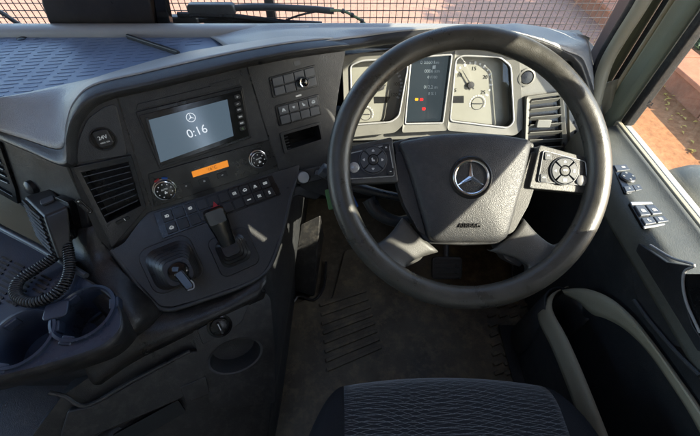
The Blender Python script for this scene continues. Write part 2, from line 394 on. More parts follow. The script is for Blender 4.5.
# low retaining wall beside the truck, its coping a part
wall = thing('low_wall', 'low reddish brown wall along the bare soil outside the side window', 'wall', (4.7, 4, ZG))
wm1 = plastic('wall_render', (.26, .11, .065), .9, 60, .3, .3, 5, .2, .3, dustcol=(.4, .28, .18))
wm2 = plastic('wall_coping', (.36, .15, .085), .9, 60, .3, .2, 5, .2, .2, dustcol=(.5, .33, .2))
y = -1.2
while y < 11:
    l = 1.0; abox(4.42, 4.86, y, y+l-.012, ZG-.02, ZG+.24).obj('block', wm1, wall, bev=.012)
    abox(4.385, 4.90, y+.006, y+l-.018, ZG+.242, ZG+.30).obj('coping', wm2, wall, bev=.012); y += l
leafm = plastic('leaf_green', (.055, .10, .025), .55, 50, 0, .5, 3, .4)
leafy = plastic('leaf_yellow', (.46, .30, .07), .7, 50, 0, .3, 3, .3)
bark = plastic('bark', (.12, .085, .06), .9, 60, .4, .3, 8, .2)
def leaf_quads(m, c, r, n, size, flat=1.0):
    for _ in range(n):
        while True:
            p = V3((random.uniform(-1, 1), random.uniform(-1, 1), random.uniform(-1, 1)))
            if p.length < 1 and (p.length > .45 or random.random() < .35): break
        p = c+V3((p.x*r[0], p.y*r[1], p.z*r[2]))
        a = V3((random.gauss(0, 1), random.gauss(0, 1), random.gauss(0, 1)*flat)).normalized(); b = a.orthogonal().normalized(); b.rotate(Matrix.Rotation(random.uniform(0, 6.28), 3, a)); cc = a.cross(b); s = size*random.uniform(.6, 1.3)
        m.add([p-b*s, p+cc*s*.42+a*s*.12, p+b*s, p-cc*s*.42+a*s*.12], [(0, 1, 2, 3)])
def bush(name, label, cat, x, y, h, r, nl, size, trunk=True, group=None):
    t = thing(name, label, cat, (x, y, ZG), group)
    m = MB(); m.tube(spline([V3((x, y, ZG-.05)), V3((x+.05, y+.03, ZG+h*.3)), V3((x-.04, y, ZG+h*.62))], 4), [.07*h/3*(1-.06*i) for i in range(9)], 8)
    for k in range(7):
        a = k*.9+.3; m.tube([V3((x, y, ZG+h*(.2+.05*k))), V3((x+math.cos(a)*r*.4, y+math.sin(a)*r*.4, ZG+h*(.35+.06*k))), V3((x+math.cos(a)*r*.75, y+math.sin(a)*r*.75, ZG+h*(.45+.07*k)))], [.03*h/3, .02*h/3, .008*h/3], 6)
    m.obj('trunk', bark, t)
    c = MB()
    for k in range(16):
        a = random.uniform(0, 6.28); d = random.uniform(.1, .75)*r; zz = ZG+h*random.uniform(.3, .9)
        leaf_quads(c, V3((x+math.cos(a)*d, y+math.sin(a)*d, zz)), (r*.42, r*.42, h*.16), nl//16, size)
    c.obj('crown', leafm, t, smooth=False); return t
for i, (x, y, h, lab) in enumerate(((5.55, 5.7, .5, 'leafy green shrub nearest the corner of the side window'), (5.7, 6.8, .55, 'leafy green shrub behind the low wall, farther forward along it'), (5.75, 4.6, .45, 'leafy green shrub behind the low wall, nearer the door'))):
    bush('shrub', lab, 'shrub', x, y, h, .5, 2600, .045, group='shrubs behind the low wall')
bush('tree', 'broad leafy tree added out of view to shade the paving', 'tree', 8.3, 5.0, 4.2, 1.5, 5200, .11)  # unseen tree, put in for the shadow patch on the paving
lv = MB()
for _ in range(110):
    p = V3((random.gauss(4.12, .16), random.uniform(2.2, 6), ZG+.012)); a = random.uniform(0, 6.28); b = V3((math.cos(a), math.sin(a), random.uniform(-.2, .3))); c = V3((-math.sin(a), math.cos(a), 0)); s = random.uniform(.02, .045)
    lv.add([p-b*s, p+c*s*.45+V3((0, 0, .012)), p+b*s, p-c*s*.45+V3((0, 0, .012))], [(0, 1, 2, 3)])
lo = lv.obj('fallen_leaves', leafy, smooth=False, kind='stuff'); tag(lo, 'yellow fallen leaves scattered at the foot of the low wall', 'leaves')

# ================================================================== CAB SHELL
XL, XR, YB, YW = -1.72, .70, -1.1, .985
struct(abox(XL, XR, YB, 1.12, -.06, 0).obj('floor', plastic('floor_rubber', (.08, .066, .045), .62, 260, .7, .4, 7, .4, .6, dustcol=(.22, .18, .12))))
HX0, HX1, HY0, HY1 = -.75, -.05, -.50, .12                      # opening for an unseen roof hatch, added to let in sky fill
ce = MB().box(ZF, XL, HX0, YB, .98, 1.72, 1.78).box(ZF, HX1, XR, YB, .98, 1.72, 1.78).box(ZF, HX0, HX1, YB, HY0, 1.72, 1.78).box(ZF, HX0, HX1, HY1, .98, 1.72, 1.78)
struct(ce.obj('ceiling', M['headliner']))
rh = thing('added_fill_hatch', 'unseen glazed roof hatch added to let fill light into the cab', 'roof hatch', ((HX0+HX1)/2, (HY0+HY1)/2, 1.78))
MB().add([(HX0, HY0, 1.785), (HX1, HY0, 1.785), (HX1, HY1, 1.785), (HX0, HY1, 1.785)], [(0, 1, 2, 3)]).obj('glass', M['cglass'], rh, smooth=False)
MB().ring(ZF, [(HX0-.03, HY0-.03), (HX1+.03, HY0-.03), (HX1+.03, HY1+.03), (HX0-.03, HY1+.03)], [(HX0+.006, HY0+.006), (HX1-.006, HY0+.006), (HX1-.006, HY1-.006), (HX0+.006, HY1-.006)], 1.781, 1.80).obj('frame', M['seal'], rh)
struct(abox(XL, XR, YB-.06, YB, 0, 1.72).obj('wall_back', M['headliner']))
struct(abox(XL, XR, 1.06, 1.12, 0, .70).obj('bulkhead', M['lower']))
wl = MB().box(XF, YB, 1.06, 0, .66, XL-.06, XL); wl.box(XF, YB, -.35, .66, 1.72, XL-.06, XL); wl.box(XF, .78, 1.06, .66, 1.72, XL-.06, XL); wl.box(XF, -.35, .78, 1.30, 1.72, XL-.06, XL)
struct(wl.obj('wall_left', M['headliner']))

# windscreen
ws = thing('windscreen', 'wide front windscreen glass above the dashboard', 'windscreen', (-.5, YW, .72))
MB().loft([[(XL, YW+.012, .70), (XR-.03, YW+.012, .70)], [(XL, YW-.10, 1.72), (XR-.03, YW-.10, 1.72)]]).obj('glass', M['wglass'], ws, smooth=False)
abox(XL, XR, .962, 1.06, .66, .703).obj('lower_frame', M['seal'], ws, bev=.006)
# stone guard mesh in front of the windscreen
mg = thing('mesh_guard', 'black square wire mesh guard standing in front of the windscreen', 'mesh guard', (-.5, 1.22, .5))
YG = 1.20; wmz = MB(); sp = .0205; r = .0010
x = XL
while x < .86:
    wmz.add([(x-r, YG-r, .5), (x+r, YG-r, .5), (x+r, YG+r, .5), (x-r, YG+r, .5), (x-r, YG-r, 1.75), (x+r, YG-r, 1.75), (x+r, YG+r, 1.75), (x-r, YG+r, 1.75)], [(0, 1, 5, 4), (1, 2, 6, 5), (2, 3, 7, 6), (3, 0, 4, 7)]); x += sp
z = .5
while z < 1.75:
    wmz.add([(XL, YG-r-.001, z-r), (.86, YG-r-.001, z-r), (.86, YG-r-.001, z+r), (XL, YG-r-.001, z+r), (XL, YG+r-.001, z-r), (.86, YG+r-.001, z-r), (.86, YG+r-.001, z+r), (XL, YG+r-.001, z+r)], [(0, 1, 2, 3), (4, 7, 6, 5), (3, 2, 6, 7), (0, 4, 5, 1)]); z += sp
wmz.obj('wire_mesh', M['wire'], mg, smooth=False, kind='stuff')
px0 = ony(270.5, 5, 1.23).x
abox(px0-.014, px0+.014, 1.215, 1.24, .48, 1.78).obj('upright', M['metal'], mg, bev=.003)
abox(XL, .88, 1.215, 1.24, .455, .48).obj('lower_rail', M['metal'], mg, bev=.003)
# wipers, parked at the foot of the glass
def wiper(label, arm, ra, blade, rb, hose=None):
    t = thing('wiper', label, 'wiper', ony(*blade[0], 1.06), 'windscreen wipers')
    MB().tube(spline([ony(*p, 1.065) for p in arm], 5), ra, 10).obj('arm', M['metal'], t)
    b = MB(); pts = [ony(*p, 1.05) for p in blade]
    for i in range(len(pts)-1): b.tube(spline([pts[i], pts[i+1]], 6), rb, 8)
    b.obj('blade', M['black'], t)
    c = ony(*arm[0], 1.058); fr = Frame(c, (1, 0, 0), (0, 0, 1)); MB().prism(fr, rr(0, 0, .13, .030, .01), -.012, .012).obj('mount', M['metal'], t, bev=.004)
    if hose:
        MB().tube(spline([ony(*p, 1.05) for p in hose], 6), .0038, 8).obj('washer_hose', M['hose'], t)
        for p in hose[1:-1]: MB().tube([ony(p[0]-1.3, p[1]-.6, 1.05), ony(p[0]+1.3, p[1]+.6, 1.05)], .0062, 10).obj('hose_clip', M['metal'], t)
wiper('black wiper lying along the glass with a curved green washer hose', [(212, 9), (262, 7), (310, 9), (334, 11)], .0085, [(178, 14.5), (232, 16), (282, 22), (335, 27)], .0075, [(330, 10), (343, 11), (352, 15), (362, 21), (370, 29)])
wiper('black wiper lowest at the foot of the glass, without a hose', [(176, 21), (230, 20), (280, 22), (322, 24)], .007, [(205, 22.5), (262, 23.5), (310, 25.5), (360, 27)], .006)
MB().tube(spline([ony(*p, 1.06) for p in ((286, 20), (300, 15), (320, 11), (336, 11))], 4), .0028, 8).obj('wiper_linkage', M['metal'])
tag(bpy.data.objects['wiper_linkage'], 'thin black rod linking the two wipers at the glass foot', 'rod')
MB().tube(spline([ony(*p, 1.06) for p in ((-8, 8), (4, 14), (14, 21), (24, 27))], 4), .006, 8).obj('washer_pipe', M['metal'])
tag(bpy.data.objects['washer_pipe'], 'dark pipe at the glass foot in the far left corner', 'pipe')

# black case standing behind the dash rim
bc = thing('black_case', 'black box-shaped unit with slanted side standing against the windscreen', 'case', ony(112, 28, .94))
F0 = Frame(ony(112, 10, .94), (1, 0, 0), (0, 0, 1))
sh = F0.uvs([(38, -45), (146, -45), (158, 30), (60, 30), (52, 18), (46, 2)])
MB().prism(F0, sh, -.025, .02).obj('housing', M['blackcard'], bc, bev=.006, seg=3)
MB().prism(F0, F0.uvs([(146.6, -45), (157, -45), (172, 30), (158.6, 30)]), -.022, .006).obj('side_edge', M['gloss'], bc, bev=.004)

# ================================================================== RIGHT: A-PILLAR, DOOR
pl = thing('a_pillar', 'pale green trimmed windscreen pillar with dark seal between screen and door', 'pillar', (.68, .84, .55))
def vband(y0, y1, x0, x1, mat, name, par, z0=.56, z1=1.72, bev=.006, leanx=0):
    m = MB(); m.add([(x0, y0, z0), (x1, y0, z0), (x1, y1, z0), (x0, y1, z0), (x0+leanx, y0, z1), (x1+leanx, y0, z1), (x1+leanx, y1, z1), (x0+leanx, y1, z1)], [(3, 2, 1, 0), (4, 5, 6, 7), (0, 1, 5, 4), (1, 2, 6, 5), (2, 3, 7, 6), (3, 0, 4, 7)])
    return m.obj(name, mat, par, bev=bev, seg=3)
vband(.893, .965, .662, .72, M['brown'], 'screen_frame', pl)
vband(.866, .890, .655, .70, M['pillar'], 'trim_strip', pl, bev=.01)
vband(.806, .864, .690, .72, M['seal'], 'gap', pl)
vband(.826, .832, .680, .692, M['beige'], 'seal_lip', pl, bev=.002)
vband(.742, .803, .660, .695, M['pillar'], 'trim_panel', pl, bev=.018)
gh = thing('grab_handle', 'long curved grab handle on the windscreen pillar', 'handle', onx(592, 118, .64))
gp = spline([onx(587, 150, .635), onx(591, 120, .63), onx(598, 88, .62), onx(606, 62, .615), onx(620, 37, .615), onx(636, 12, .615), onx(650, -12, .62), onx(668, -45, .65)], 8)
MB().tube(gp, .0155, 16).obj('grip', M['beige'], gh)
MB().tube([p+V3((-.0068, .0095, 0)) for p in gp], .0125, 12).obj('backing_strip', M['seal'], gh)

dr = thing('driver_door', 'right-hand door with grey ledge, window and open lower pocket', 'door', (.62, .2, 0))
# ledge with strip and window edge
lg = MB(); rows = []
for yy in (-.9, -.3, .1, .35, .6, .72):
    k = max(0, yy-.6)*.3
    rows.append([(.660, yy, ZL+.012), (.640, yy, ZL+.004), (.60, yy, ZL), (.582, yy, ZL-.003), (.571, yy, ZL-.014), (.566, yy, ZL-.035), (.566, yy, ZL-.06)])
lg.loft(rows, 3, 3).obj('ledge', M['door'], dr, solid=.004)
abox(.6605, .672, -.9, .735, ZL-.04, ZL+.018).obj('window_strip', M['beige'], dr, bev=.003)
abox(.673, .679, -.9, .738, ZL-.04, ZL+.010).obj('window_seal', M['seal'], dr, bev=.002)
# inner panel below the ledge
ip = [[(.566, yy, ZL-.055), (.570, yy, .54), (.582, yy, .46), (.600, yy, .38), (.618, yy, .28), (.625, yy, .12), (.625, yy, .01)] for yy in (-.9, -.3, .05, .3, .55, .80, .95)]
MB().loft(ip, 2, 3).obj('inner_panel', M['doordark'], dr, solid=-.01)
# raised arm panel with a thin light edge and the pull recess
ap = [onx(*p, .565) for p in ((640, 243), (668, 262), (693, 266), (683, 274), (686, 300), (694, 325), (712, 352), (700, 352), (672, 345), (648, 318), (635, 290), (632, 262))]
XD = Frame((.565, 0, 0), (0, -1, 0), (0, 0, 1))
MB().prism(XD, [(-p.y, p.z) for p in ap], -.004, .003).obj('pull_panel', M['doordark'], dr, bev=.002, seg=3)
edge = spline([onx(*p, .561) for p in ((650, 245), (672, 258), (694, 265), (685, 271), (683, 284), (687, 304), (700, 333))], 5)
MB().tube(edge, .0022, 8).obj('pull_edge', M['rim_grey'], dr)
MB().tube(spline([onx(*p, .556) for p in ((634, 300), (650, 322), (676, 352), (700, 376))], 4), .004, 8).obj('panel_seam', M['doordark'], dr)
rc = [onx(*p, .574) for p in ((690, 274), (712, 274), (712, 345), (692, 312), (687, 290))]
MB().prism(XD, [(-p.y, p.z) for p in rc], -.009, .0005).obj('pull_recess', M['black'], dr)
# door pocket: door-side rim, inside, driver-side wall, bottle holder in front
top = [(562, 290), (576, 288), (592, 290), (612, 299), (634, 318), (656, 345), (680, 378), (704, 412), (740, 470)]
low = [(565, 296), (577, 301), (592, 312), (606, 316), (624, 329), (645, 352), (668, 386), (690, 422), (718, 480)]
MB().loft([[onx(*a, .564), onx(a[0]*.68+b[0]*.32, a[1]*.68+b[1]*.32, .556), onx(a[0]+(b[0]-a[0])*k_, a[1]+(b[1]-a[1])*k_, .562)] for a, b, k_ in zip(top, low, (.8, 1, 1.1, 1.15, 1.0, .85, .8, .8, .8))], 4, 3).obj('pocket_rim', M['beige'], dr, solid=.008)
ys = [.46, .43, .38, .30, .20, .05, -.2]
cx = [.60, .545, .515, .512, .512, .512, .512]
zt = [.30, .315, .325, .345, .352, .352, .352]
MB().loft([[(a, y, z), (a-.006, y, z-.01), (a-.002, y, z-.10), (a+.012, y, z-.22), (a+.02, y, .02)] for a, y, z in zip(cx, ys, zt)], 4, 3).obj('pocket_wall', M['doordark'], dr, solid=.009)
MB().loft([[(a+.006, y, z-.012), (a+.003, y, z+.002), (a-.006, y, z), (a-.012, y-.002, z-.016), (a-.014, y-.004, z-.050)] for a, y, z in zip(cx, ys, zt)], 4, 3).obj('pocket_lip', M['beige'], dr, solid=.003)
fr = Frame((.565, .385, .02), (1, 0, 0), (0, 1, 0))
bo = MB(); n = 20; a0, a1 = math.radians(-20), math.radians(215)
bo.loft([[fr.pt(.052*math.cos(a0+(a1-a0)*i/n), .062*math.sin(a0+(a1-a0)*i/n), z) for z in (.05, .2, .295)] for i in range(n+1)]).obj('bottle_holder', M['doordark'], dr, solid=.006)
MB().loft([[(.618, y, .02), (.5, y, .02)] for y in (-.2, .46)]).obj('pocket_floor', M['doordark'], dr, solid=.01)
# window frame above: header, rear post set forward as sun block, front post and glass
ZH = 1.20
abox(.664, .72, -.9, .738, ZH, 1.72).obj('window_header', M['pillar'], dr, bev=.01)
vs_ = thing('added_shade_visor', 'grey side sun visor added out of view to shade wheel and fascia', 'sun visor', (.655, .22, ZH))  # visor added out of view, casting the shade of a raised arm
MB().prism(XF, rr(.238, 1.12, .310, .175, .02), .648, .658).obj('shade_board', M['headliner'], vs_, bev=.004)
MB().tube([(.653, .07, 1.21), (.653, .375, 1.21)], .006, 10).obj('hinge_rod', M['metal'], vs_)
abox(.664, .72, -.9, .05, ZL+.02, ZH-.003).obj('rear_shade_post', M['pillar'], dr, bev=.01)  # unseen post, brought forward to keep sun off console and seat
XQ = Frame((0, 0, 0), (0, 1, 0), (0, 0, 1)); MB().prism(XQ, [(.048, ZL+.02), (.215, ZL+.02), (.215, .90), (.165, .945), (.048, .965)], .666, .680).obj('added_corner_shade', M['pillar'], dr, bev=.004)  # panel added out of view to darken the lower right wheel rim
vband(.720, .741, .676, .702, M['seal'], 'front_seal', dr, z0=ZL+.01, z1=ZH-.003)
MB().loft([[(.684, y, ZL-.03), (.690, y, ZH+.02)] for y in (.05, .735)]).obj('window_glass', M['sglass'], dr, smooth=False)
abox(.70, .735, -.9, 1.06, -.4, ZL-.045).obj('outer_skin', M['body'], dr)
MB().loft([[(.695, y, ZL+.0), (.72, y, ZL-.008), (.748, y, ZL-.035), (.765, y, ZL-.09), (.772, y, ZL-.25)] for y in (-.9, -.2, .3, .62, .76)], 2, 4).obj('outer_sill', M['body'], dr, solid=.004)
# glass stamp: small square and lines of print
GF = Frame((.6825, .6, .9), (0, -1, 0), (0, 0, 1)); gs = MB()
c = onx(650.5, 105, .681)
GF = Frame(c, V3((0, -1, .12)), (0, 0, 1))
for i in range(5):
    for j in range(5):
        if (i*3+j*5) % 4 != 1: gs.box(GF, -.010+i*.0030, -.0076+i*.0030, -.006+j*.0026, -.004+j*.0026, 0, .0003)
gs.obj('glass_stamp', M['metal'], dr, smooth=False)
text('stamp_print', 'E1 43R-00', GF, -.020, .016, .007, M['metal'], dr, 0, .0001, 1.2)
# exterior mirror foot outside the window
mi = thing('mirror_housing', 'light grey rounded mirror housing just outside the side window', 'mirror', (.93, .60, .40))
MF = Frame((.90, .615, .40), (1, 0, 0), (0, 1, 0))
MB().lathe(MF, [(.02, -.02), (.075, .0), (.10, .05), (.105, .09), (.098, .125), (.08, .148), (.045, .162), (.005, .166)], 32, squash=.85).obj('shell', M['door'], mi)
MB().tube([(.75, .66, .44), (.83, .64, .45), (.90, .62, .46)], .028, 14).obj('arm', M['metal'], mi)

# door switch panel: mirror control and window switches
sq = DP.uvs([(611.5, 165), (626, 164.5), (645, 191), (629, 196)])
def door_panel(px, name, lab=None):
    q = DP.uvs(px); o = MB().prism(DP, roundpoly(q, .006), -.004, .0035).obj(name, M['black'], dr, bev=.0018); return q, o
q, o = door_panel([(610.5, 166), (625.5, 165), (644.5, 191.5), (624.5, 195)], 'mirror_switch_panel')
MB().prism(DP, cell(q, .10, .9, .04, .26), .002, .006).obj('key_button', M['switch'], o, bev=.001)
cu, cv = bil(q, .50, .50); MB().lathe(DP, [(.0165, .002), (.0165, .006), (.014, .0085), (.006, .009), (.001, .0088)], 28, cu, cv).obj('mirror_knob', M['button'], o)
for k in range(4): icon(('up', 'left', 'down', 'right')[k], DP, cu+.010*math.cos(k*1.571+1.571), cv+.010*math.sin(k*1.571+1.571), .006, M['print'], o, .0092, .3)
for k in range(2):
    MB().prism(DP, cell(q, .05+k*.46, .49+k*.46, .78, .97), .002, .0055).obj('key_button', M['switch'], o, bev=.001)
    cu, cv = bil(q, .27+k*.46, .87); icon(('left', 'right')[k], DP, cu, cv, .006, M['print'], o, .0057, .25)
cu, cv = bil(q, .6, .14); icon('box', DP, cu, cv, .008, M['print'], o, .0062, .2)
q, o = door_panel([(628, 203), (650, 203), (671, 224.5), (643, 229)], 'window_switch_panel')
MB().prism(DP, cell(q, .02, .98, .02, .13), .002, .0055).obj('silver_bar', M['satin'], o, bev=.001)
for k in range(2):
    MB().prism(DP, cell(q, .06+k*.45, .48+k*.45, .18, .60), .002, .008).obj('window_switch', M['switch'], o, bev=.0025)
    cu, cv = bil(q, .27+k*.45, .42); icon('slash', DP, cu, cv, .010, M['print'], o, .0083, .2)
    MB().prism(DP, cell(q, .06+k*.45, .48+k*.45, .66, .92), .002, .0065).obj('window_switch', M['switch'], o, bev=.002)
    cu, cv = bil(q, .27+k*.45, .79); icon(('seat', 'lamp')[k], DP, cu, cv, .009, M['print'], o, .0068, .2)
MB().prism(DP, cell(q, -.02, 1.0, .955, 1.03), .002, .005).obj('front_bar', M['rim_grey'], o, bev=.001)

# ================================================================== DASHBOARD
D = thing('dashboard', 'dark truck dashboard with centre fascia turned towards the driver', 'dashboard', (-.2, .8, .45))
ZT = .785
# storage tray sheet on top, left of the driver
tp = [(-1.60, .90), (-.20, .90)] + [tuple(onz(*p, ZT)[:2]) for p in ((262, 40), (245, 47), (200, 52), (150, 64), (100, 80), (50, 93), (0, 107), (-40, 118))] + [(-1.60, .62)]
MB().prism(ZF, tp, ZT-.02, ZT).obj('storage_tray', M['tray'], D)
trb = MB()
for i in range(30):
    for j in range(18):
        cxx = -1.5+i*.047; cyy = .872-j*.0155-(i % 2)*.004-.10*(.0)
        lim = onz(60, 100, ZT).y
        front = .60+max(0, (cxx+.66))*.72
        if cyy < front+.02 or cxx > -.36: continue
        F1 = Frame((cxx, cyy, ZT), (1, .18, 0), (-.18, 1, 0)); trb.prism(F1, rr(0, 0, .036, .0052, .0025, 2), -.001, .0008)
trb.obj('tray_ribs', M['tray'], D, smooth=False, kind='stuff')
p0, p1 = onz(128, 38, ZT), onz(180, 55, ZT)
F1 = Frame(p0, p1-p0, (0, 0, 1)); MB().box(F1, 0, (p1-p0).length, -.004, .010, -.004, .004).obj('tray_divider', M['fascia'], D, bev=.003)
c = onz(22, 38.5, ZT); MB().lathe(Frame(c, (1, 0, 0), (0, 1, 0)), [(.010, -.002), (.011, .0015), (.006, .003), (.001, .003)], 20).obj('sensor', M['gloss'], D)
# rear rim along the windscreen
rim = []
for x in (-1.66, -1.2, -.8, -.5, -.3, -.1, .1, .3, .5, .60):
    rim.append([(x, .920, .74), (x, .918, .795), (x, .912, .802), (x, .898, .804), (x, .885, .802), (x, .878, .796), (x, .875, ZT-.003)])
MB().loft(rim[:6], 1, 3).obj('rear_rim', M['rim_grey'], D, solid=.004)
# top pad: stations of (inner edge px, z) , (lip point)
def HP(x, y, w=.05): return CP.px(x, y, w)
st = [
 ((-160, 150), PF.pt(-.62, .0, .012)), ((-60, 122), PF.pt(-.34, .0, .012)), ((0, 104), PF.px(0, 135, .012)), ((30, 96), PF.px(36, 150, .012)),
 ((58, 88), FP.px(66, 163, .016)), ((78, 83), FP.px(69, 138, .018)), ((94, 79), FP.px(76, 116, .018)), ((112, 74), FP.px(97, 97, .018)),
 ((150, 62), FP.px(150, 84, .02)), ((190, 52), FP.px(200, 72, .02)), ((225, 46.5), FP.px(250, 60.5, .02)), ((250, 43), FP.px(300, 51, .022)),
 ((258, 39), FP.px(345, 45.5, .022))]
rows = []; lips = []
for (a, c) in st:
    A = onz(*a, ZT+.004); z = .81
    B = A.lerp(c, .15); B.z = ZT+.018
    B2 = A.lerp(c, .5); B2.z = max(c.z+.5*(ZT+.03-c.z), c.z+.006) if c.z < ZT else .5*(ZT+.026+c.z)+.006
    B3 = A.lerp(c, .84); B3.z = c.z+.010 if c.z > ZT-.02 else B2.z*.24+c.z*.76+.006
    Dn = c+V3((0, .012, -.016)); E_ = c+V3((-.006, .04, -.030))
    rows.append([A+V3((0, .004, -.015)), A, B, B2, B3]); lips.append([B3+V3((0, 0, -.0015)), B3.lerp(c, .55)+V3((0, -.002, .001)), c, Dn, E_])
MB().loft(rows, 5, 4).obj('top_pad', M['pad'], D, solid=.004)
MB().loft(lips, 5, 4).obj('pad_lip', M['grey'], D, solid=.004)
# hood over the instruments: loft from rear rim to lip, continuing the pad to the right
hs = [((205, 34), FP.px(255, 59.5, .018), -.022), ((232, 35), FP.px(290, 53, .0205), -.006), ((262, 31), FP.px(345, 45.5, .0215), 0), ((300, 28.5), HP(372, 42, .055), 0), ((345, 27.5), HP(400, 38, .06), 0), ((390, 29), HP(435, 35, .065), 0), ((430, 30), HP(470, 34.5, .065), 0), ((470, 33), HP(505, 37, .06), 0),
      ((510, 36), HP(540, 46, .045), 0), ((538, 41), HP(562, 55, .03), 0)]
rows = []; lips = []
for a, c, dz in hs:
    A = onz(*a, .803+dz); B = A.lerp(c, .25); B2 = A.lerp(c, .6)
    if a[0] < 500: B.z = max(B.z, .812+dz); B2.z = max(.5*(A.z+c.z)+.014, .812)+dz
    else: B.z += .008; B2.z += .012
    B3 = A.lerp(c, .9); B3.z = c.z+.009+dz
    Dn = c+V3((0, .010, -.016)); E_ = c+V3((0, .05, -.028)); Rr = V3((A.x, .916, .80+dz))
    rows.append([V3((A.x-.02, .920, .74)), Rr, A, B, B2, B3]); lips.append([B3+V3((0, 0, -.0015)), c, Dn, E_])
for p, w_ in (((571, 61), .025), ((578, 70), .02), ((588, 95), .012), ((596, 125), .008), ((601, 160), .004)):
    c = CP.px(*p, w_); o1 = V3((.012, .012, .008))
    q_ = [V3((c.x+.05, .915, c.z+.0)), V3((c.x+.045, .90, c.z+.02)), c+V3((.04, .085, .016)), c+V3((.03, .05, .016)), c+V3((.02, .025, .013)), c+V3((.008, .008, .008))]
    rows.append(q_); lips.append([q_[-1]+V3((0, .001, -.001)), c, c+V3((-.008, .012, -.006)), c+V3((-.014, .05, -.012))])
MB().loft(rows, 5, 4).obj('instrument_hood', M['pad'], D, solid=.004)
MB().loft(lips, 5, 4).obj('hood_lip', M['grey'], D, solid=.004)
# passenger flank and lower beige panel
MB().prism(PF, PF.uvs([(-260, 120), (0, 137), (66, 165), (84, 205), (96, 262), (60, 238), (20, 205), (0, 188), (-200, 150)])[0:9], -.03, 0).obj('flank_panel', M['lower'], D, bev=.004)
MB().loft([[(-1.60, .80, .70), (-1.60, .74, .50), (-1.60, .72, .02)], [(-.85, .66, .70), (-.85, .60, .50), (-.85, .6, .02)], [(-.60, .53, .68), (-.60, .50, .50), (-.6, .5, .02)], [(-.46, .50, .64), (-.46, .47, .50), (-.46, .45, .02)]], 3, 3).obj('glovebox_panel', M['beige'], D, solid=.01)
MB().loft([[FP.px(96, 225, -.006), FP.px(108, 248, -.008), LP.px(130, 275, -.012), LP.px(160, 306, -.016), LP.px(166, 312, -.05)], [FP.px(84, 232, -.02), onz(92, 262, .570), onz(112, 292, .558), onz(134, 322, .535), onz(140, 332, .50)], [PF.px(60, 232, -.015), onz(62, 262, .55), onz(90, 296, .54), onz(118, 330, .52), onz(120, 345, .48)]], 4, 4).obj('console_flank', M['lower'], D, solid=.004)
# side vent on the flank
lv_ = MB().ring(PF, PF.uvs([(-30, 128), (2, 142), (18, 188), (21, 203), (-10, 186)]), PF.uvs([(-26, 134), (0, 147), (14, 186), (15, 195), (-9, 181)]), -.004, .006).obj('air_vent', M['black'], D, bev=.0015)
for k in range(6):
    t = k/6; a = (-26+8*t, 136+40*t); b = (1+13*t, 150+40*t); p, q2 = PF.px(*a, .001), PF.px(*b, .001)
    F1 = Frame(p, q2-p, PF.w+PF.v*.5); MB().box(F1, 0, (q2-p).length, -.006, .007, -.0008, .0008).obj('slat', M['fascia'], lv_)

# ---- centre fascia
q = [(69, 164), (72, 138), (79, 117), (99, 98.5), (150, 85.5), (200, 73.5), (250, 62), (300, 52.5), (346, 47), (338, 95), (331, 150), (326, 196), (300, 188), (300, 165.5), (222, 190.5), (147, 212.5), (124, 244), (110, 250), (98, 238), (84, 205)]
VH = FP.uvs([(81.5, 172), (128.5, 161.5), (141, 205), (107, 222)]); SH = FP.uvs([(283, 135), (318, 125), (321, 139), (287, 150)])
m = holed(FP.uvs(q), [VH, SH], FP, 0); walls(m, [FP.uvs(q), VH, SH], FP, .0, -.05); m.obj('fascia', M['fascia'], D, ang=30)
# piece around the socket, a shade lighter
MB().prism(FP, roundpoly(FP.uvs([(76, 163), (79, 138), (87, 119), (105, 106), (116, 103.5), (128, 155)]), .010), 0, .003).obj('socket_panel', M['grey'], D, bev=.0015)
F1 = FP.sub(103.5, 138.5, .003)
so_ = MB().ring(F1, [(.0215*math.cos(a*math.pi/16), .0215*math.sin(a*math.pi/16)) for a in range(32)], [(.0185*math.cos(a*math.pi/16), .0185*math.sin(a*math.pi/16)) for a in range(32)], -.004, .002).obj('power_socket', M['black'], D, bev=.001)
MB().lathe(F1, [(.0184, -.002), (.0184, .0003), (.001, .0005)], 32).obj('well', M['gloss'], so_)
MB().prism(F1, rr(.001, .001, .026, .032, .006), 0, .006, .93).obj('lid', M['button'], so_, bev=.0015)
text('voltage_print', '24V', F1, .001, .003, .0095, M['white'], so_, .0063); text('rating_print', 'MAX 15A', F1, .001, -.006, .0038, M['white'], so_, .0063)
# big centre vent
vq = FP.uvs([(77, 167), (131, 155.5), (143, 205), (112, 240)])
outer = FP.uvs([(73.5, 166.5), (131.5, 154.5), (146.5, 207), (112.5, 246.5)]); inner = FP.uvs([(81.5, 172), (128.5, 161.5), (141, 205), (107, 222)])
vv = MB().ring(FP, outer, inner, -.006, .008, .005).obj('air_vent', M['fascia'], D, bev=.0015)
MB().prism(FP, FP.uvs([(80, 170), (130, 160), (143, 206), (106, 224)]), -.046, -.04).obj('vent_back', M['black'], vv)
for k in range(7):
    t = (k+.6)/7.4
    a = (82+25*t, 172.5+48*t); b = (128.8+11*t, 162+42*t); p, q2 = FP.px(*a, .003), FP.px(*b, .003)
    F1 = Frame(p, q2-p, FP.w+FP.v*.22); MB().box(F1, .001, (q2-p).length-.001, -.016, .0045, -.0008, .0008).obj('slat', M['switch'], vv, bev=.0004)
MB().prism(FP, roundpoly(FP.uvs([(106, 224), (141, 207.5), (143.5, 208), (112.5, 240)]), .003), .001, .0055).obj('vent_lower', M['fascia'], vv, bev=.0012)
F1 = FP.sub(123, 219, .0055, math.radians(8)); MB().prism(F1, rr(0, 0, .026, .007, .003), -.001, .003).obj('vent_slider', M['black'], vv, bev=.001)
text('slider_print', 'I', F1, .004, 0, .008, M['white'], vv, .0033); text('slider_print', '0 - - I', F1, -.002, -.0085, .0045, M['white'], vv, 0)
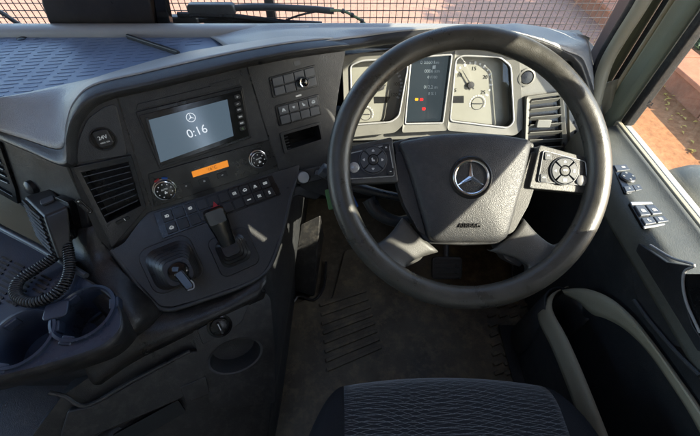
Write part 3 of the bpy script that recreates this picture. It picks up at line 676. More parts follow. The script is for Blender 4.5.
F1 = FP.sub(84, 206, .001, math.radians(14)); tw = MB().prism(F1, rr(0, 0, .010, .034, .004), -.002, .003).obj('vent_wheel_plate', M['black'], D, bev=.001)
MB().prism(F1, rr(0, -.002, .0055, .018, .002), .001, .0065).obj('thumb_wheel', M['button'], tw, bev=.001)
text('wheel_print', 'o', F1, .0005, .013, .006, M['white'], tw, .0032); text('wheel_print', '-', F1, .0005, -.014, .007, M['white'], tw, .0032)

# head unit
ho = FP.uvs([(135.5, 112), (242, 86), (251, 137.5), (159.5, 168.5)])
hu = MB().prism(FP, roundpoly(ho, .003), 0, .0045).obj('head_unit', M['black'], D, bev=.0015)
MB().prism(FP, roundpoly(FP.uvs([(139, 115), (241, 90), (248.5, 135.5), (161, 165)]), .003), .0045, .0065).obj('glass_face', M['gloss'], hu, bev=.0008)
scr = FP.uvs([(148.7, 119.5), (226.7, 99), (233, 135.3), (160.5, 161.6)])
MB().prism(FP, scr, .0065, .0070).obj('screen', M['screen'], hu, smooth=False)
cu, cv = FP.uv(190.5, 117); star(FP, cu, cv, .0082, .0071, .0004, M['digits'], 'screen_emblem', hu)
cu, cv = FP.uv(196.8, 131); text('clock_digits', '0:16', FP, cu, cv, .0235, M['digits'], hu, .0074, .0001, math.radians(1.5))
lb = FP.uvs([(145.5, 117.8), (148, 117.5), (160.5, 163), (158.5, 163.5)])
MB().prism(FP, lb, .0065, .009).obj('trim_edge', M['grey'], hu, bev=.0008)
for k, (x, y) in enumerate(((236.5, 96.5), (236.8, 103.5), (238.3, 109.5), (239.6, 116), (240.8, 122.3), (241.8, 128))):
    F1 = FP.sub(x, y, .0066)
    MB().prism(F1, rr(0, 0, .012, .009, .003), 0, .0022).obj('button', M['button'], hu, bev=.0008)
    if k > 1: icon(('phone', 'bar', 'bar', 'left')[k-2], F1, 0, 0, .0075, M['print'] if k != 5 else M['hose'], hu, .0024, .25)
    else: icon(('plus', 'minus')[k], F1, 0, 0, .006, M['print'], hu, .0024, .2)
# upper strip over the unit and seams between panels
MB().prism(FP, FP.uvs([(137.5, 104), (239, 79), (240.5, 84.5), (136, 110.5)]), 0, .0022).obj('upper_strip', M['fascia'], D, bev=.0008)
MB().prism(FP, FP.uvs([(210, 84.2), (238, 77.5), (238.8, 80), (211, 87)]), .0022, .0026).obj('blank_cover', M['button'], D, bev=.0003)
for a, b in (((246, 63.5), (279, 171)), ((116.5, 94.5), (152, 210))):
    p, q2 = FP.px(*a, .0), FP.px(*b, .0); F1 = Frame(p, q2-p, FP.w); MB().box(F1, 0, (q2-p).length, -.001, .0012, -.0011, .0011).obj('panel_seam', M['black'], D)

# climate panel
cl = MB().prism(FP, FP.uvs([(148, 174), (269, 139.5), (277.5, 167), (154, 207)]), 0, .003).obj('climate_panel', M['black'], D, bev=.001)
def knob(x, y, r, par, marks):
    F1 = FP.sub(x, y, .003)
    kb = MB().lathe(F1, [(r*1.08, 0), (r*1.08, .003), (r, .0035), (r, .013), (r*.96, .0145), (r*.88, .0148)], 40, cap=False).obj('knob', M['chrome'], par)
    MB().lathe(F1, [(r*.885, .010), (r*.885, .0142), (r*.82, .0146), (.0008, .0146)], 40).obj('knob_face', M['black'], par)
    m = MB()
    for k in range(marks):
        a = math.radians(-60+300*k/(marks-1)); m.prism(F1, rr(r*.66*math.cos(a), r*.66*math.sin(a), .0022, .0022, .001, 2), .0147, .0150)
    m.obj('knob_marks', M['white'], par, smooth=False)
    icon('fan', F1, 0, -.004, .007, M['white'], par, .0148, .2); text('knob_print', 'AUTO', F1, 0, .003, .0045, M['white'], par, .0150)
    return F1
F1 = knob(164.8, 188.3, .0205, cl, 9)
m = MB()
MB().prism(F1, [(.0215*math.cos(a), .0215*math.sin(a)) for a in (2.05, 1.9, 1.75, 1.62)]+[(.0245*math.cos(a), .0245*math.sin(a)) for a in (1.62, 1.75, 1.9, 2.05)], 0, .0045).obj('heat_mark', M['hazard'], cl)
MB().prism(F1, [(.0215*math.cos(a), .0215*math.sin(a)) for a in (1.4, 1.25, 1.1, .95)]+[(.0245*math.cos(a), .0245*math.sin(a)) for a in (.95, 1.1, 1.25, 1.4)], 0, .0045).obj('cool_mark', M['bluetag'], cl)
knob(257.2, 158.3, .0185, cl, 7)
dq = FP.uvs([(191.3, 171.3), (227, 159.8), (228.6, 166), (193, 177)])
MB().prism(FP, dq, .003, .0036).obj('orange_display', M['orange'], cl, smooth=False)
cu, cv = bil(dq, .55, .5); text('temperature', '16°C', FP, cu, cv, .0095, M['orangeprint'], cl, .0038)
for x, y, k in ((186, 185.5, 'down'), (204, 180.5, 'fan'), (222, 174.5, 'minus')):
    F1 = FP.sub(x, y, .003); MB().prism(F1, rr(0, 0, .022, .012, .002), 0, .0012).obj('button', M['button'], cl, bev=.0006)
    icon(k, F1, 0, 0, .005, M['print'], cl, .0014, .25)

# switch banks right of the screen
def bank(quad, name, ncol, icons, fr=FP, w=0, mat='switch', rowgap=.12, lab=None, skip=()):
    q = fr.uvs(quad); o = MB().prism(fr, roundpoly(q, .003), w, w+.0025).obj(name, M['black'], D, bev=.001)
    for r_ in range(2):
        for c_ in range(ncol):
            if (r_, c_) in skip: continue
            t0 = .07+r_*.455; cc = cell(q, .045+c_*.91/ncol+.006, .045+(c_+1)*.91/ncol-.006, t0, t0+.40)
            MB().prism(fr, cc, w+.001, w+.0055).obj('switch', M[mat], o, bev=.0012)
            ic = icons.get((r_, c_))
            if ic:
                cu = sum(p[0] for p in cc)/4; cv = sum(p[1] for p in cc)/4; icon(ic, fr, cu, cv, .0095, M['white'], o, w+.0057, .16)
    return q, o
q, o = bank([(268.5, 77.5), (315, 64.5), (318.5, 86), (272.5, 98)], 'switch_bank', 4, {(0, 0): None})
F1 = FP.sub(302.3, 82, .006); MB().lathe(F1, [(.0105, -.003), (.0105, .004), (.0095, .006)], 32, cap=True).obj('knob_base', M['black'], o)
MB().lathe(F1, [(.0108, .003), (.0115, .007), (.0105, .0095), (.0085, .0088), (.0078, .006)], 32, cap=False).obj('knob_ring', M['chrome'], o)
MB().lathe(F1, [(.0079, .004), (.0079, .0065), (.003, .0078), (.0005, .008)], 24).obj('knob_lens', M['gloss'], o)
bank([(274.5, 106), (318, 94), (321.5, 114.5), (279, 126.5)], 'switch_bank', 4, {(0, 0): 'road', (0, 1): 'down', (0, 2): 'seat', (0, 3): 'car'})
F1 = FP.sub(298.5, 95.6, 0); MB().prism(F1, rr(0, 0, .0135, .0035, .001), 0, .0008).obj('airbag_lamp', M['print'], D)
F1 = FP.sub(297, 63, 0); MB().prism(F1, rr(0, 0, .015, .009, .001), 0, .0006).obj('small_cover', M['switch'], D)
so2 = MB().ring(FP, roundpoly(FP.uvs([(279.5, 133), (320, 121.5), (324, 140.5), (284, 153.5)]), .003), roundpoly(FP.uvs([(283, 135), (318, 125), (321, 139), (287, 150)]), .002), -.002, .003).obj('storage_slot', M['fascia'], D, bev=.001)
MB().prism(FP, FP.uvs([(282, 134), (319, 124), (322, 140), (286, 151)]), -.046, -.04).obj('slot_back', M['gloss'], so2)
for k in range(5):
    F1 = FP.sub(284.6+k*.75, 137.5+k*2.8, .001); MB().prism(F1, rr(.003, 0, .008, .0018, .0006), 0, .0018).obj('slot_tooth', M['fascia'], so2)

# start knob and its ledge
F1 = Frame(FP.px(302, 175.5, .012), *leaned(18, 35))
pk = MB().prism(F1, rr(.014, 0, .075, .034, .015), -.03, 0).obj('start_panel', M['fascia'], D, bev=.003)
MB().lathe(F1, [(.0175, 0), (.0175, .003), (.0145, .004)], 32, -.002, 0).obj('start_bezel', M['black'], pk)
MB().lathe(F1, [(.0135, .003), (.0138, .010), (.0125, .0128), (.008, .0140), (.0005, .0144)], 32, -.002, 0).obj('start_button', M['satin'], pk)
F2 = Frame(FP.px(314, 170, .022), *leaned(18, 35)); MB().prism(F2, [(-.009, -.004), (.006, -.007), (.008, .004), (-.004, .006)], -.01, .004).obj('small_lever', M['switch'], D, bev=.0015)

# ---- lever shelf
lq = [(147, 211), (300, 164.5), (296, 184), (289, 200), (281, 232), (270, 262), (262, 274), (246, 283), (200, 299), (172, 307), (160, 306), (132, 276), (112, 250), (124, 243)]
MB().prism(LP, roundpoly(LP.uvs(lq), .006, 3), -.035, .0).obj('lever_shelf', M['grey'], D, bev=.006, seg=3)
MB().tube(spline([LP.px(*p, -.004) for p in ((298, 172), (291, 196), (283, 230), (272, 262), (262, 275), (240, 287), (200, 301), (168, 310), (150, 300), (128, 272), (111, 250))], 5), .0055, 10).obj('shelf_edge', M['grey'], D)
bq = [(153.5, 213), (272, 175), (281.5, 194.5), (162.5, 239)]
ics = {(0, 0): 'lamp', (1, 0): 'car', (0, 2): 'lamp', (0, 6): 'wave', (0, 7): 'car', (0, 8): 'road', (0, 9): 'box', (1, 7): 'bar', (1, 8): 'wave', (1, 9): 'man'}
q, o = bank(bq, 'button_row', 10, ics, LP, 0, 'button', skip=((1, 4),))
cc = cell(q, .045+4*.091+.006, .045+5*.091-.006, .525, .925); MB().prism(LP, cc, .001, .006).obj('hazard_button', M['hazard'], o, bev=.0012)
cu, cv = bil(q, .455, .42); MB().prism(LP, [(cu-.008, cv-.012), (cu+.009, cv-.012), (cu+.0005, cv+.006)], .005, .0075).obj('hazard_triangle', M['hazard'], o, bev=.001)

# levers: a rubber boot with folds, a stalk and a handle
def boot(fr, cu, cv, wd, ht, n, h, mat, par, name='boot', tilt=(0, 0), shrink=.55):
    m = MB(); rows = []
    for k in range(n*2+1):
        t = k/(n*2); s = 1-shrink*t; s *= 1.0 if k % 2 == 0 else .90
        poly = rr(0, 0, wd*s, ht*s, .28*min(wd, ht)*s, 5)
        rows.append([fr.pt(cu+p[0]+tilt[0]*t, cv+p[1]+tilt[1]*t, h*t) for p in poly+poly[:1]])
    m.loft(rows); L = len(rows[0]); m.f.append(tuple(range((len(rows)-1)*L, len(rows)*L-1)))
    return m.obj(name, mat, par, bev=.0012, seg=2, ang=25)
hb = thing('brake_lever', 'black flat-handled lever in a ribbed rubber boot below the button row', 'lever', LP.px(233, 252))
cu, cv = LP.uv(233.5, 250)
MB().prism(LP, rr(cu, cv-.004, .088, .090, .016), 0, .006).obj('base_frame', M['fascia'], hb, bev=.003)
boot(LP, cu, cv-.003, .076, .074, 4, .036, M['rubber'], hb, tilt=(-.004, .010))
b0 = LP.pt(cu-.004, cv+.012, .026); tip = LP.px(238, 209, .056)
ax = tip-b0; F1 = Frame(b0, LP.u, ax); L_ = ax.length
m = MB(); rows = []
for t, wd, th in ((0, .032, .018), (.3, .035, .020), (.6, .040, .024), (.85, .043, .027), (.97, .041, .024), (1.0, .032, .014)):
    rows.append([F1.pt(p[0], L_*t, p[1]) for p in (lambda a: a+a[:1])(rr(0, 0, wd, th, .005, 3))])
m.loft(rows); L2 = len(rows[0]); m.f.append(tuple(range((len(rows)-1)*L2, len(rows)*L2-1))); m.obj('handle', M['gloss'], hb, bev=.001)
MB().prism(Frame(F1.pt(0, L_*.84, .0132), F1.u, F1.v), rr(0, 0, .034, .030, .004), 0, .0012).obj('handle_plate', M['switch'], hb, bev=.0005)
gl = thing('gear_lever', 'stubby lever folded towards the seat with big ribbed boot and chipped tip', 'lever', LP.px(172, 268))
cu, cv = LP.uv(172, 264)
MB().prism(LP, rr(cu, cv, .104, .102, .024), 0, .005).obj('base_frame', M['fascia'], gl, bev=.003)
boot(LP, cu, cv, .098, .096, 6, .074, M['rubber'], gl, tilt=(.016, -.020), shrink=.50)
b0 = LP.pt(cu+.016, cv-.020, .070); F1 = Frame(b0, LP.u, LP.v+LP.w*.2)
MB().lathe(Frame(b0, LP.u, LP.v), [(.019, -.012), (.020, .002), (.017, .010), (.012, .013)], 24).obj('collar', M['gloss'], gl)
tipd = (LP.pt(cu+.026, cv-.060, .074)-b0); F1 = Frame(b0+LP.w*.008, LP.u, tipd)
MB().prism(Frame(b0+LP.w*.008, tipd, LP.u), rr(tipd.length*.5, 0, tipd.length, .018, .006), -.007, .008).obj('handle', M['gloss'], gl, bev=.003, seg=3)
MB().tube(spline([b0+tipd*.98+LP.u*-.006+LP.w*.016, b0+tipd*1.0+LP.u*.004+LP.w*.016, b0+tipd*.8+LP.u*.0095+LP.w*.016, b0+tipd*.6+LP.u*.0095+LP.w*.0165], 4), .0013, 8).obj('light_edge', M['rim_grey'], gl)

# ---- lower console: shelf lip, control panel, drawer
MB().loft([[KP.px(*a, w1), KP.px(*b, w2), KP.px(*c, w3), KP.px(*d, w4-.004)] for a, b, c, d, w1, w2, w3, w4 in (
    ((262, 268), (266, 276), (264, 290), (262, 300), -.03, .004, .012, .0), ((222, 292), (224, 301), (222, 310), (220, 318), -.03, .006, .014, .0),
    ((170, 306), (172, 319), (172, 332), (172, 342), -.03, .008, .016, .0), ((120, 306), (122, 330), (126, 352), (132, 362), -.02, .012, .018, .0), ((84, 330), (86, 356), (94, 376), (100, 384), -.02, .012, .018, .0))], 5, 5).obj('console_lip', M['lower'], D, solid=.004)
kq = [(168, 338), (200, 322), (262, 292), (270, 300), (272, 345), (272, 400), (268, 440), (262, 520), (40, 520), (30, 440), (60, 400), (100, 372)]
ov = lambda k: [KP.uv(235+(27*math.cos(a*math.pi/20)*.93+15.5*math.sin(a*math.pi/20)*.36)*k, 355-(27*math.cos(a*math.pi/20)*.36-15.5*math.sin(a*math.pi/20)*.93)*k) for a in range(40)]
m = holed(KP.uvs(kq), [ov(1.04)], KP, -.012); walls(m, [KP.uvs(kq)], KP, -.012, -.06); m.obj('lower_console', M['lower'], D, ang=30)
bo_ = roundpoly(KP.uvs([(192, 330), (225, 311), (262, 289), (270, 297), (274, 345), (275, 402), (212, 408), (203, 375)]), .010)
m = holed(bo_, [ov(1.0)], KP, .004); walls(m, [bo_], KP, .004, -.014); cb = m.obj('console_block', M['lower'], D, ang=30)
MB().loft([[KP.pt(*a, .0055), KP.pt(*b, .004), KP.pt(*b, -.002), KP.pt(*c, -.045), KP.pt(*d, -.047)] for a, b, c, d in [(ov(1.07)[k % 40], ov(.98)[k % 40], ov(.85)[k % 40], ov(.02)[k % 40]) for k in range(41)]]).obj('oval_holder', M['grey'], cb, ang=50)
cp = MB().prism(KP, roundpoly(KP.uvs([(197, 328), (250, 300), (241, 321), (203, 343)]), .006), .004, .010).obj('control_panel', M['fascia'], D, bev=.003)
F1 = KP.sub(219.5, 324, .010)
MB().lathe(F1, [(.026, 0), (.026, .002), (.021, .003), (.020, .001)], 32, cap=False).obj('dial_ring', M['gloss'], cp)
MB().lathe(F1, [(.0195, 0), (.019, .006), (.014, .008), (.0005, .008)], 32).obj('dial', M['black'], cp)
MB().prism(F1, rr(0, 0, .006, .028, .002), .007, .015).obj('dial_grip', M['button'], cp, bev=.0015)
MB().prism(F1, rr(0, .004, .0016, .016, .0005), .015, .0154).obj('dial_mark', M['print'], cp)
text('dial_print', '0 1 2', F1, .002, .0305, .0055, M['print'], cp, .0002)
# drawer front under the tray
dw = MB().prism(KP, roundpoly(KP.uvs([(68, 410), (92, 405), (186, 352), (206, 349), (212, 384), (160, 408), (84, 440), (60, 436)]), .006), -.012, .004).obj('drawer', M['lower'], D, bev=.005, seg=3)
MB().tube(spline([KP.px(*p, .005) for p in ((50, 391), (66, 395), (88, 404), (130, 381), (190, 350))], 4), .004, 8).obj('drawer_edge', M['grey'], dw)
MB().prism(KP, roundpoly(KP.uvs([(112, 436), (178, 400), (186, 412), (120, 450)]), .004), -.006, -.0115+.012).obj('drawer_slot', M['gloss'], dw)
MB().prism(KP, roundpoly(KP.uvs([(180, 386), (206, 375), (210, 392), (186, 402)]), .004), .0, .006).obj('drawer_latch', M['lower'], dw, bev=.002)
# right flank of the console down to the floor and forward to the bulkhead
fl = [FP.px(327, 120, -.03), FP.px(322, 196, -.004), LP.px(290, 198, -.012), LP.px(272, 262, -.015), KP.px(264, 285, -.012), KP.px(271, 345, -.014), KP.px(271, 400, -.014), KP.px(262, 470, -.014)]
fl.append(V3((fl[-1].x, fl[-1].y-.01, 0)))
MB().loft([fl, [p+V3((.018, .18, 0)) for p in fl], [V3((p.x+.035, 1.06, p.z)) for p in fl]], 2, 4).obj('console_side', M['doordark'], D, solid=.006)
# knee panel under the instruments
kn = []
for x in (-.12, .05, .25, .45, .60):
    kn.append([(x, .84, .62), (x, .79, .575), (x, .80, .50), (x, .88, .44), (x, .98, .42), (x, 1.05, .41)])
MB().loft(kn, 2, 3).obj('knee_panel', M['doordark'], D, solid=.006)

# ---- tray with cup holders, low on the left
ZC = .575
tr = thing('cup_tray', 'dark blue ribbed tray with two cup holders beside the fascia', 'tray', (-.55, .25, .3))
def arc(cx, cy, r1, r2, a0, a1, n): return [(cx+r1*math.cos(math.radians(a0+(a1-a0)*i/n)), cy+r2*math.sin(math.radians(a0+(a1-a0)*i/n))) for i in range(n+1)]
c1 = onz(84, 313, ZC); c2 = onz(22, 338, ZC)
pts = [tuple(onz(*p, ZC)[:2]) for p in ((-60, 196), (0, 229), (40, 250), (88, 279), (112, 296), (121, 312), (120, 328), (104, 344), (80, 354), (40, 366), (0, 376), (-60, 390))]
H1 = [(c1.x+.047*math.cos(2*math.pi*i/36), c1.y+.047*math.sin(2*math.pi*i/36)) for i in range(36)]
H2 = [(c2.x+.047*math.cos(2*math.pi*i/36), c2.y+.047*math.sin(2*math.pi*i/36)) for i in range(36)]
po = [tuple(p[:2]) for p in spline([V3((*p, 0)) for p in pts], 4)]
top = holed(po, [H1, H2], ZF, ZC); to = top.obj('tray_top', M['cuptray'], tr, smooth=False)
for i in to.data.polygons:
    if i.normal.z < 0: i.flip()
sk = [V3((*p, ZC)) for p in po]
MB().loft([[p+V3((0, 0, .001)), p+V3((.003, -.004, -.005)), p+V3((.003, -.006, -.02)), p+V3((-.004, .002, -.06)), p+V3((-.03, .03, -.11))] for p in sk]).obj('tray_skirt', M['lower'], tr, solid=-.003)
for c in (c1, c2):
    fr = Frame((c.x, c.y, ZC), (1, 0, 0), (0, 1, 0))
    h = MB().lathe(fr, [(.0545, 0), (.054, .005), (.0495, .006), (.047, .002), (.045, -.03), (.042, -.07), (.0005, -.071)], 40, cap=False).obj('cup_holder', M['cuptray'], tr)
    for a in (0.4, 2.5, 4.6):
        F1 = Frame(fr.pt(.046*math.cos(a), .046*math.sin(a), -.006), (-math.sin(a), math.cos(a), 0), (0, 0, 1)); MB().prism(F1, rr(0, 0, .022, .018, .003), -.004, .012).obj('grip_tab', M['cuptray'], h, bev=.002)
m = MB(); ribn = 0
for i in range(9):
    for j in range(13):
        p = onz(-28, 232, ZC)+V3((i*.034-.02, -.012-j*.0095-i*.014, 0)); fr = Frame(p, (1, -.42, 0), (.42, 1, 0))
        if (p.xy-c1.xy).length < .085 or (p.xy-c2.xy).length < .082 or p.y < .24: continue
        m.prism(fr, rr(0, 0, .027, .0042, .002, 2), -.001, .0022)
m.obj('tray_ribs', M['black'], tr, smooth=False, kind='stuff')
MB().tube([onz(*p, ZC+.004) for p in ((-60, 190), (0, 227), (40, 248), (86, 276))], .006, 10).obj('rear_edge', M['switch'], tr)
MB().prism(Frame((c1.lerp(c2, .5)), (1, .3, 0), (0, 1, 0)), rr(0.002, .026, .040, .034, .008), .001, .008).obj('divider_block', M['cuptray'], tr, bev=.003)
abox(-.98, -.50, .20, .42, .30, ZC-.075).obj('tray_body', M['lower'], tr, bev=.02, seg=3)
# engine tunnel below
struct(abox(-1.0, -.47, -.9, .42, 0, .33).obj('engine_tunnel', M['lower'], None, bev=.03, seg=3))

# ---- instrument cluster
def same(polyA, polyB, r, n=4): return roundpoly(polyA, r, n), roundpoly(polyB, r, n)
body = MB().prism(CP, CP.uvs([(341, 56), (400, 48), (460, 45), (519, 50), (526, 136), (460, 141), (345, 144)]), -.085, -.032).obj('instrument_cluster', M['cluster'], D, bev=.003)
GL = [(350.5, 65), (362, 60.5), (403, 58), (408, 66), (399, 116), (391, 122), (352, 125)]
GC = [(411, 57.5), (452, 54.5), (443, 123), (405, 124)]
GR = [(456, 59), (463, 55.5), (500, 57), (511, 66), (514, 122), (508, 128), (450, 121)]
def plate(outer, inner, mat, name, w0=-.010, w1=0, wi=-.004, r=.010):
    a, b = same(CP.uvs(outer), CP.uvs(inner), r); b2 = inset(b, .002)
    MB().loft([[CP.pt(*p, -.0095), CP.pt(*p, -.0315)] for p in b+b[:1]]).obj('recess_wall', M['black'], body)
    MB().tube([CP.pt(*p, -.001) for p in b], .0022, 8, closed=True).obj('silver_rim', M['satin'], body)
    return MB().ring(CP, a, b, w0, w1, wi).obj(name, mat, body, bev=.0015)
plate([(342, 56), (360, 53), (409, 50), (412, 56), (403, 125), (395, 133), (345, 138)], GL, M['cluster'], 'gauge_surround')
plate([(409.5, 50), (455.5, 47), (446.5, 131), (402, 133)], GC, M['cluster'], 'display_surround', r=.005)
plate([(455.8, 47), (480, 46), (510, 49), (520, 58), (524, 128), (515, 136), (447, 131)], GR, M['cluster'], 'gauge_surround')
def gauge(poly, cx, cy, rbig, a0, a1, ang, nums, sub, px_scale=.00245):
    f = MB().prism(CP, roundpoly(CP.uvs(poly), .010), -.031, -.028).obj('gauge_face', M['dial'], body)
    F1 = CP.sub(cx, cy, -.0278); R = rbig
    m = MB(); n = len(nums)*2-1
    for k in range(n*2-1):
        a = math.radians(a0+(a1-a0)*k/(n*2-2)); big = k % 2 == 0
        t = (math.cos(a), math.sin(a)); F2 = Frame(F1.pt(R*t[0], R*t[1], 0), F1.u*t[0]+F1.v*t[1], F1.v*t[0]-F1.u*t[1]); m.prism(F2, rr(0, 0, .008 if big else .005, .0046, .0012, 2), 0, .0006)
    m.obj('tick_marks', M['print'], f, smooth=False)
    for k, s in enumerate(nums):
        a = math.radians(a0+(a1-a0)*k/(len(nums)-1)); text('dial_print', s, F1, R*.76*math.cos(a), R*.74*math.sin(a), .0125, M['dialdark'], f, .0004)
    a = math.radians(ang); t = (math.cos(a), math.sin(a)); F2 = Frame(F1.pt(0, 0, .004), F1.u*t[0]+F1.v*t[1], F1.v*t[0]-F1.u*t[1])
    MB().prism(F2, [(-.012, -.0018), (-.012, .0018), (R*.84, .0007), (R*.84, -.0007)], 0, .0014).obj('needle', M['metal'], f)
    MB().lathe(F1, [(.0085, .001), (.008, .006), (.0005, .0065)], 20).obj('needle_hub', M['metal'], f)
    F3 = CP.sub(*sub, -.0278); m = MB(); r2 = .020
    for k in range(13):
        a = math.radians(-20+220*k/12); t = (math.cos(a), math.sin(a)); F2 = Frame(F3.pt(r2*t[0], r2*t[1], 0), F3.u*t[0]+F3.v*t[1], F3.v*t[0]-F3.u*t[1]); m.prism(F2, rr(0, 0, .003, .0045, .001, 2), 0, .0005)
    m.obj('tick_marks', M['print'], f, smooth=False)
    MB().lathe(F3, [(.0165, 0), (.0165, .0004), (.0150, .0006), (.0150, .0001)], 28, cap=False).obj('small_dial', M['metal'], f)
    MB().prism(F3, [(-.015, -.0008), (.012, -.0008), (.012, .0008), (-.015, .0008)], .0012, .0024).obj('small_needle', M['metal'], f)
    return f
f = gauge(GL, 382, 88, .052, 210, -30, 205, ['0', '20', '40', '60', '80', '100', '120'], (366, 116))
MB().prism(CP, CP.uvs([(374.5, 98), (391.5, 98), (388, 104.5), (375, 105)]), -.0278, -.0273).obj('small_window', M['dialdark'], f)
f = gauge(GR, 474, 86, .052, 200, -28, 128, ['5', '10', '15', '20', '25'], (481, 105))
MB().prism(CP, CP.uvs([(451, 97.5), (467, 97), (467, 104.5), (456, 104.5)]), -.0278, -.0273).obj('small_window', M['dialdark'], f)
MB().prism(CP, CP.uvs(GC), -.031, -.028).obj('centre_display', M['lcd'], body)
F1 = CP.sub(428, 90, -.0278)
for s, u, v, z in (('0 0000 km', .004, .062, .011), ('0006 km', .012, .042, .011), ('0 l/100', .014, .028, .009), ('012.2 m', .012, .004, .011), ('0 % 1', .018, -.012, .010)): text('display_print', s, F1, u, v, z, M['lcdtext'], body, .0002, .0001)
for p, mm in (((418.5, 100.8), 'amber'), ((423.5, 101), 'red'), ((425.8, 110.5), 'red')):
    F2 = CP.sub(*p, -.0278); MB().prism(F2, rr(0, 0, .0085, .0065, .0015, 2), 0, .0006).obj('warning_lamp', M[mm], body)
MB().prism(CP, CP.uvs([(435, 66), (438.5, 65.7), (438, 69.3), (434.6, 69.5)]), -.0278, -.0272).obj('info_lamp', M['lcdtext'], body)
for pp in (GL, GR): MB().add([CP.pt(*p, -.007) for p in roundpoly(CP.uvs(pp), .010)], [tuple(range(5*len(pp)))]).obj('cover_glass', M['cglass'], body, smooth=False)
# right end of the dash: beige panel with a round switch and a vent
re = MB().prism(CP, roundpoly(CP.uvs([(519, 50), (560, 56), (579, 70), (590, 100), (597, 128), (598, 175), (524, 175)]), .012), -.09, -.004).obj('right_fascia', M['cluster'], D, bev=.008, seg=3)
F1 = CP.sub(527, 77.5, -.004); MB().lathe(F1, [(.021, 0), (.021, .004), (.0165, .005), (.0155, .001)], 32, cap=False).obj('switch_ring', M['cluster'], re)
MB().lathe(F1, [(.0155, 0), (.014, .004), (.0005, .005)], 28).obj('light_switch', M['black'], re)
vq = [(529, 99), (558, 95), (561.5, 151), (526.5, 152)]
a, b = same(CP.uvs([(525, 96), (561, 91.5), (566.5, 155), (523, 156)]), CP.uvs(vq), .006)
rv = MB().ring(CP, a, b, -.004, .010, .006).obj('air_vent', M['cluster'], re, bev=.0015)
MB().prism(CP, CP.uvs(vq), -.003, -.002).obj('vent_back', M['black'], rv)
qv = CP.uvs(vq)
for k in range(7):
    t = (k+.5)/7; p, q2 = bil(qv, 0, t), bil(qv, 1, t); P, Q = CP.pt(*p, .004), CP.pt(*q2, .004)
    F1 = Frame(P, Q-P, CP.w*.75+CP.v*.65); MB().box(F1, .001, (Q-P).length-.001, -.008, .009, -.0010, .0010).obj('slat', M['cluster'], rv, bev=.0006)
cu, cv = bil(qv, .42, .45); MB().prism(CP, rr(cu, cv, .036, .020, .003), .006, .016).obj('vent_tab', M['cluster'], rv, bev=.002)
sp_ = MB().prism(CP, CP.uvs([(568, 96), (575, 97), (581, 150), (570, 152)]), -.004, .002).obj('side_strip', M['cluster'], re, bev=.001)
for k in range(4):
    F1 = CP.sub(573+k*.9, 112+k*10, .002); MB().prism(F1, rr(0, 0, .005, .008, .0015), 0, .0012).obj('strip_slot', M['black'], sp_)
MB().loft([[CP.px(592, 90, -.02), CP.px(601, 120, -.02), CP.px(604, 150, -.02), CP.px(606, 185, -.03)], [V3((.655, .80, .72)), V3((.66, .78, .67)), V3((.66, .76, .63)), V3((.66, .76, .5))]], 4, 3).obj('end_cap', M['beige'], D, solid=.006)

# ================================================================== STEERING COLUMN AND WHEEL
sc_ = thing('steering_column', 'dark steering column shroud with stalks behind the wheel', 'steering column', WP.pt(0, 0, -.3))
m = MB(); rows = []
for w_, wd, ht, dv in ((-.046, .12, .10, -.01), (-.06, .14, .115, -.01), (-.12, .15, .14, -.005), (-.20, .13, .13, 0), (-.32, .11, .11, 0)):
    p = rr(0, dv, wd, ht, .03, 5); rows.append([WP.pt(a, b, w_) for a, b in p+p[:1]])
m.loft(rows).obj('shroud', M['doordark'], sc_, solid=.003)
for pts, r_, nm in ((((418, 196), (385, 190), (350, 180), (322, 166)), .0095, 'stalk'), (((430, 215), (405, 222), (382, 212), (372, 196)), .012, 'stalk')):
    P = spline([WP.px(p[0], p[1], -.085) for p in pts], 5); n = len(P)
    MB().tube(P, [r_*(.75+.5*i/n) for i in range(n)], 14).obj(nm, M['fascia'], sc_, ang=60)
e = WP.px(324, 166, -.085); MB().tube([e, e+V3((-.012, .002, .008))], .013, 16).obj('stalk_end', M['switch'], sc_, bev=.002)
kt = thing('key_tag', 'small green plastic tag hanging behind the wheel rim', 'tag', WP.px(327, 195, -.10))
MB().prism(WP.sub(327.5, 196, -.10, .2), rr(0, 0, .016, .040, .003), 0, .003).obj('tag_plate', M['greentag'], kt, bev=.001)
MB().tube([WP.px(328, 180, -.10), WP.px(327, 187, -.099), WP.px(327.5, 190, -.0985)], .0012, 6).obj('tag_string', M['black'], kt)
bt = thing('blue_tag', 'small blue plastic tag hanging inside the wheel rim by the left spoke', 'tag', WP.px(353, 196, -.09))
MB().prism(WP.sub(353, 196, -.09, .45), rr(0, 0, .009, .036, .002), 0, .003).obj('tag_plate', M['bluetag'], bt, bev=.001)
MB().tube([WP.px(348, 182, -.09), WP.px(351, 189, -.089)], .0012, 6).obj('tag_string', M['black'], bt)

W = thing('steering_wheel', 'large four-spoke steering wheel with star emblem and lit worn rim', 'steering wheel', WP.pt(0, 0, -.05))
R0 = .2155; m = MB(); N_ = 200; rows = []
for i in range(N_+1):
    a = 2*math.pi*i/N_; row = []
    th = 1+.10*max(0, math.cos(2*(a-math.radians(15))))*(1 if abs(math.cos(a)) > .6 else 0)
    for k in range(19):
        b = 2*math.pi*k/18; rr_ = R0+.0192*math.cos(b); row.append(WP.pt(rr_*math.cos(a), rr_*math.sin(a), .0175*math.sin(b)))
    rows.append(row)
m.loft(rows).obj('rim', M['leather'], W, ang=80)
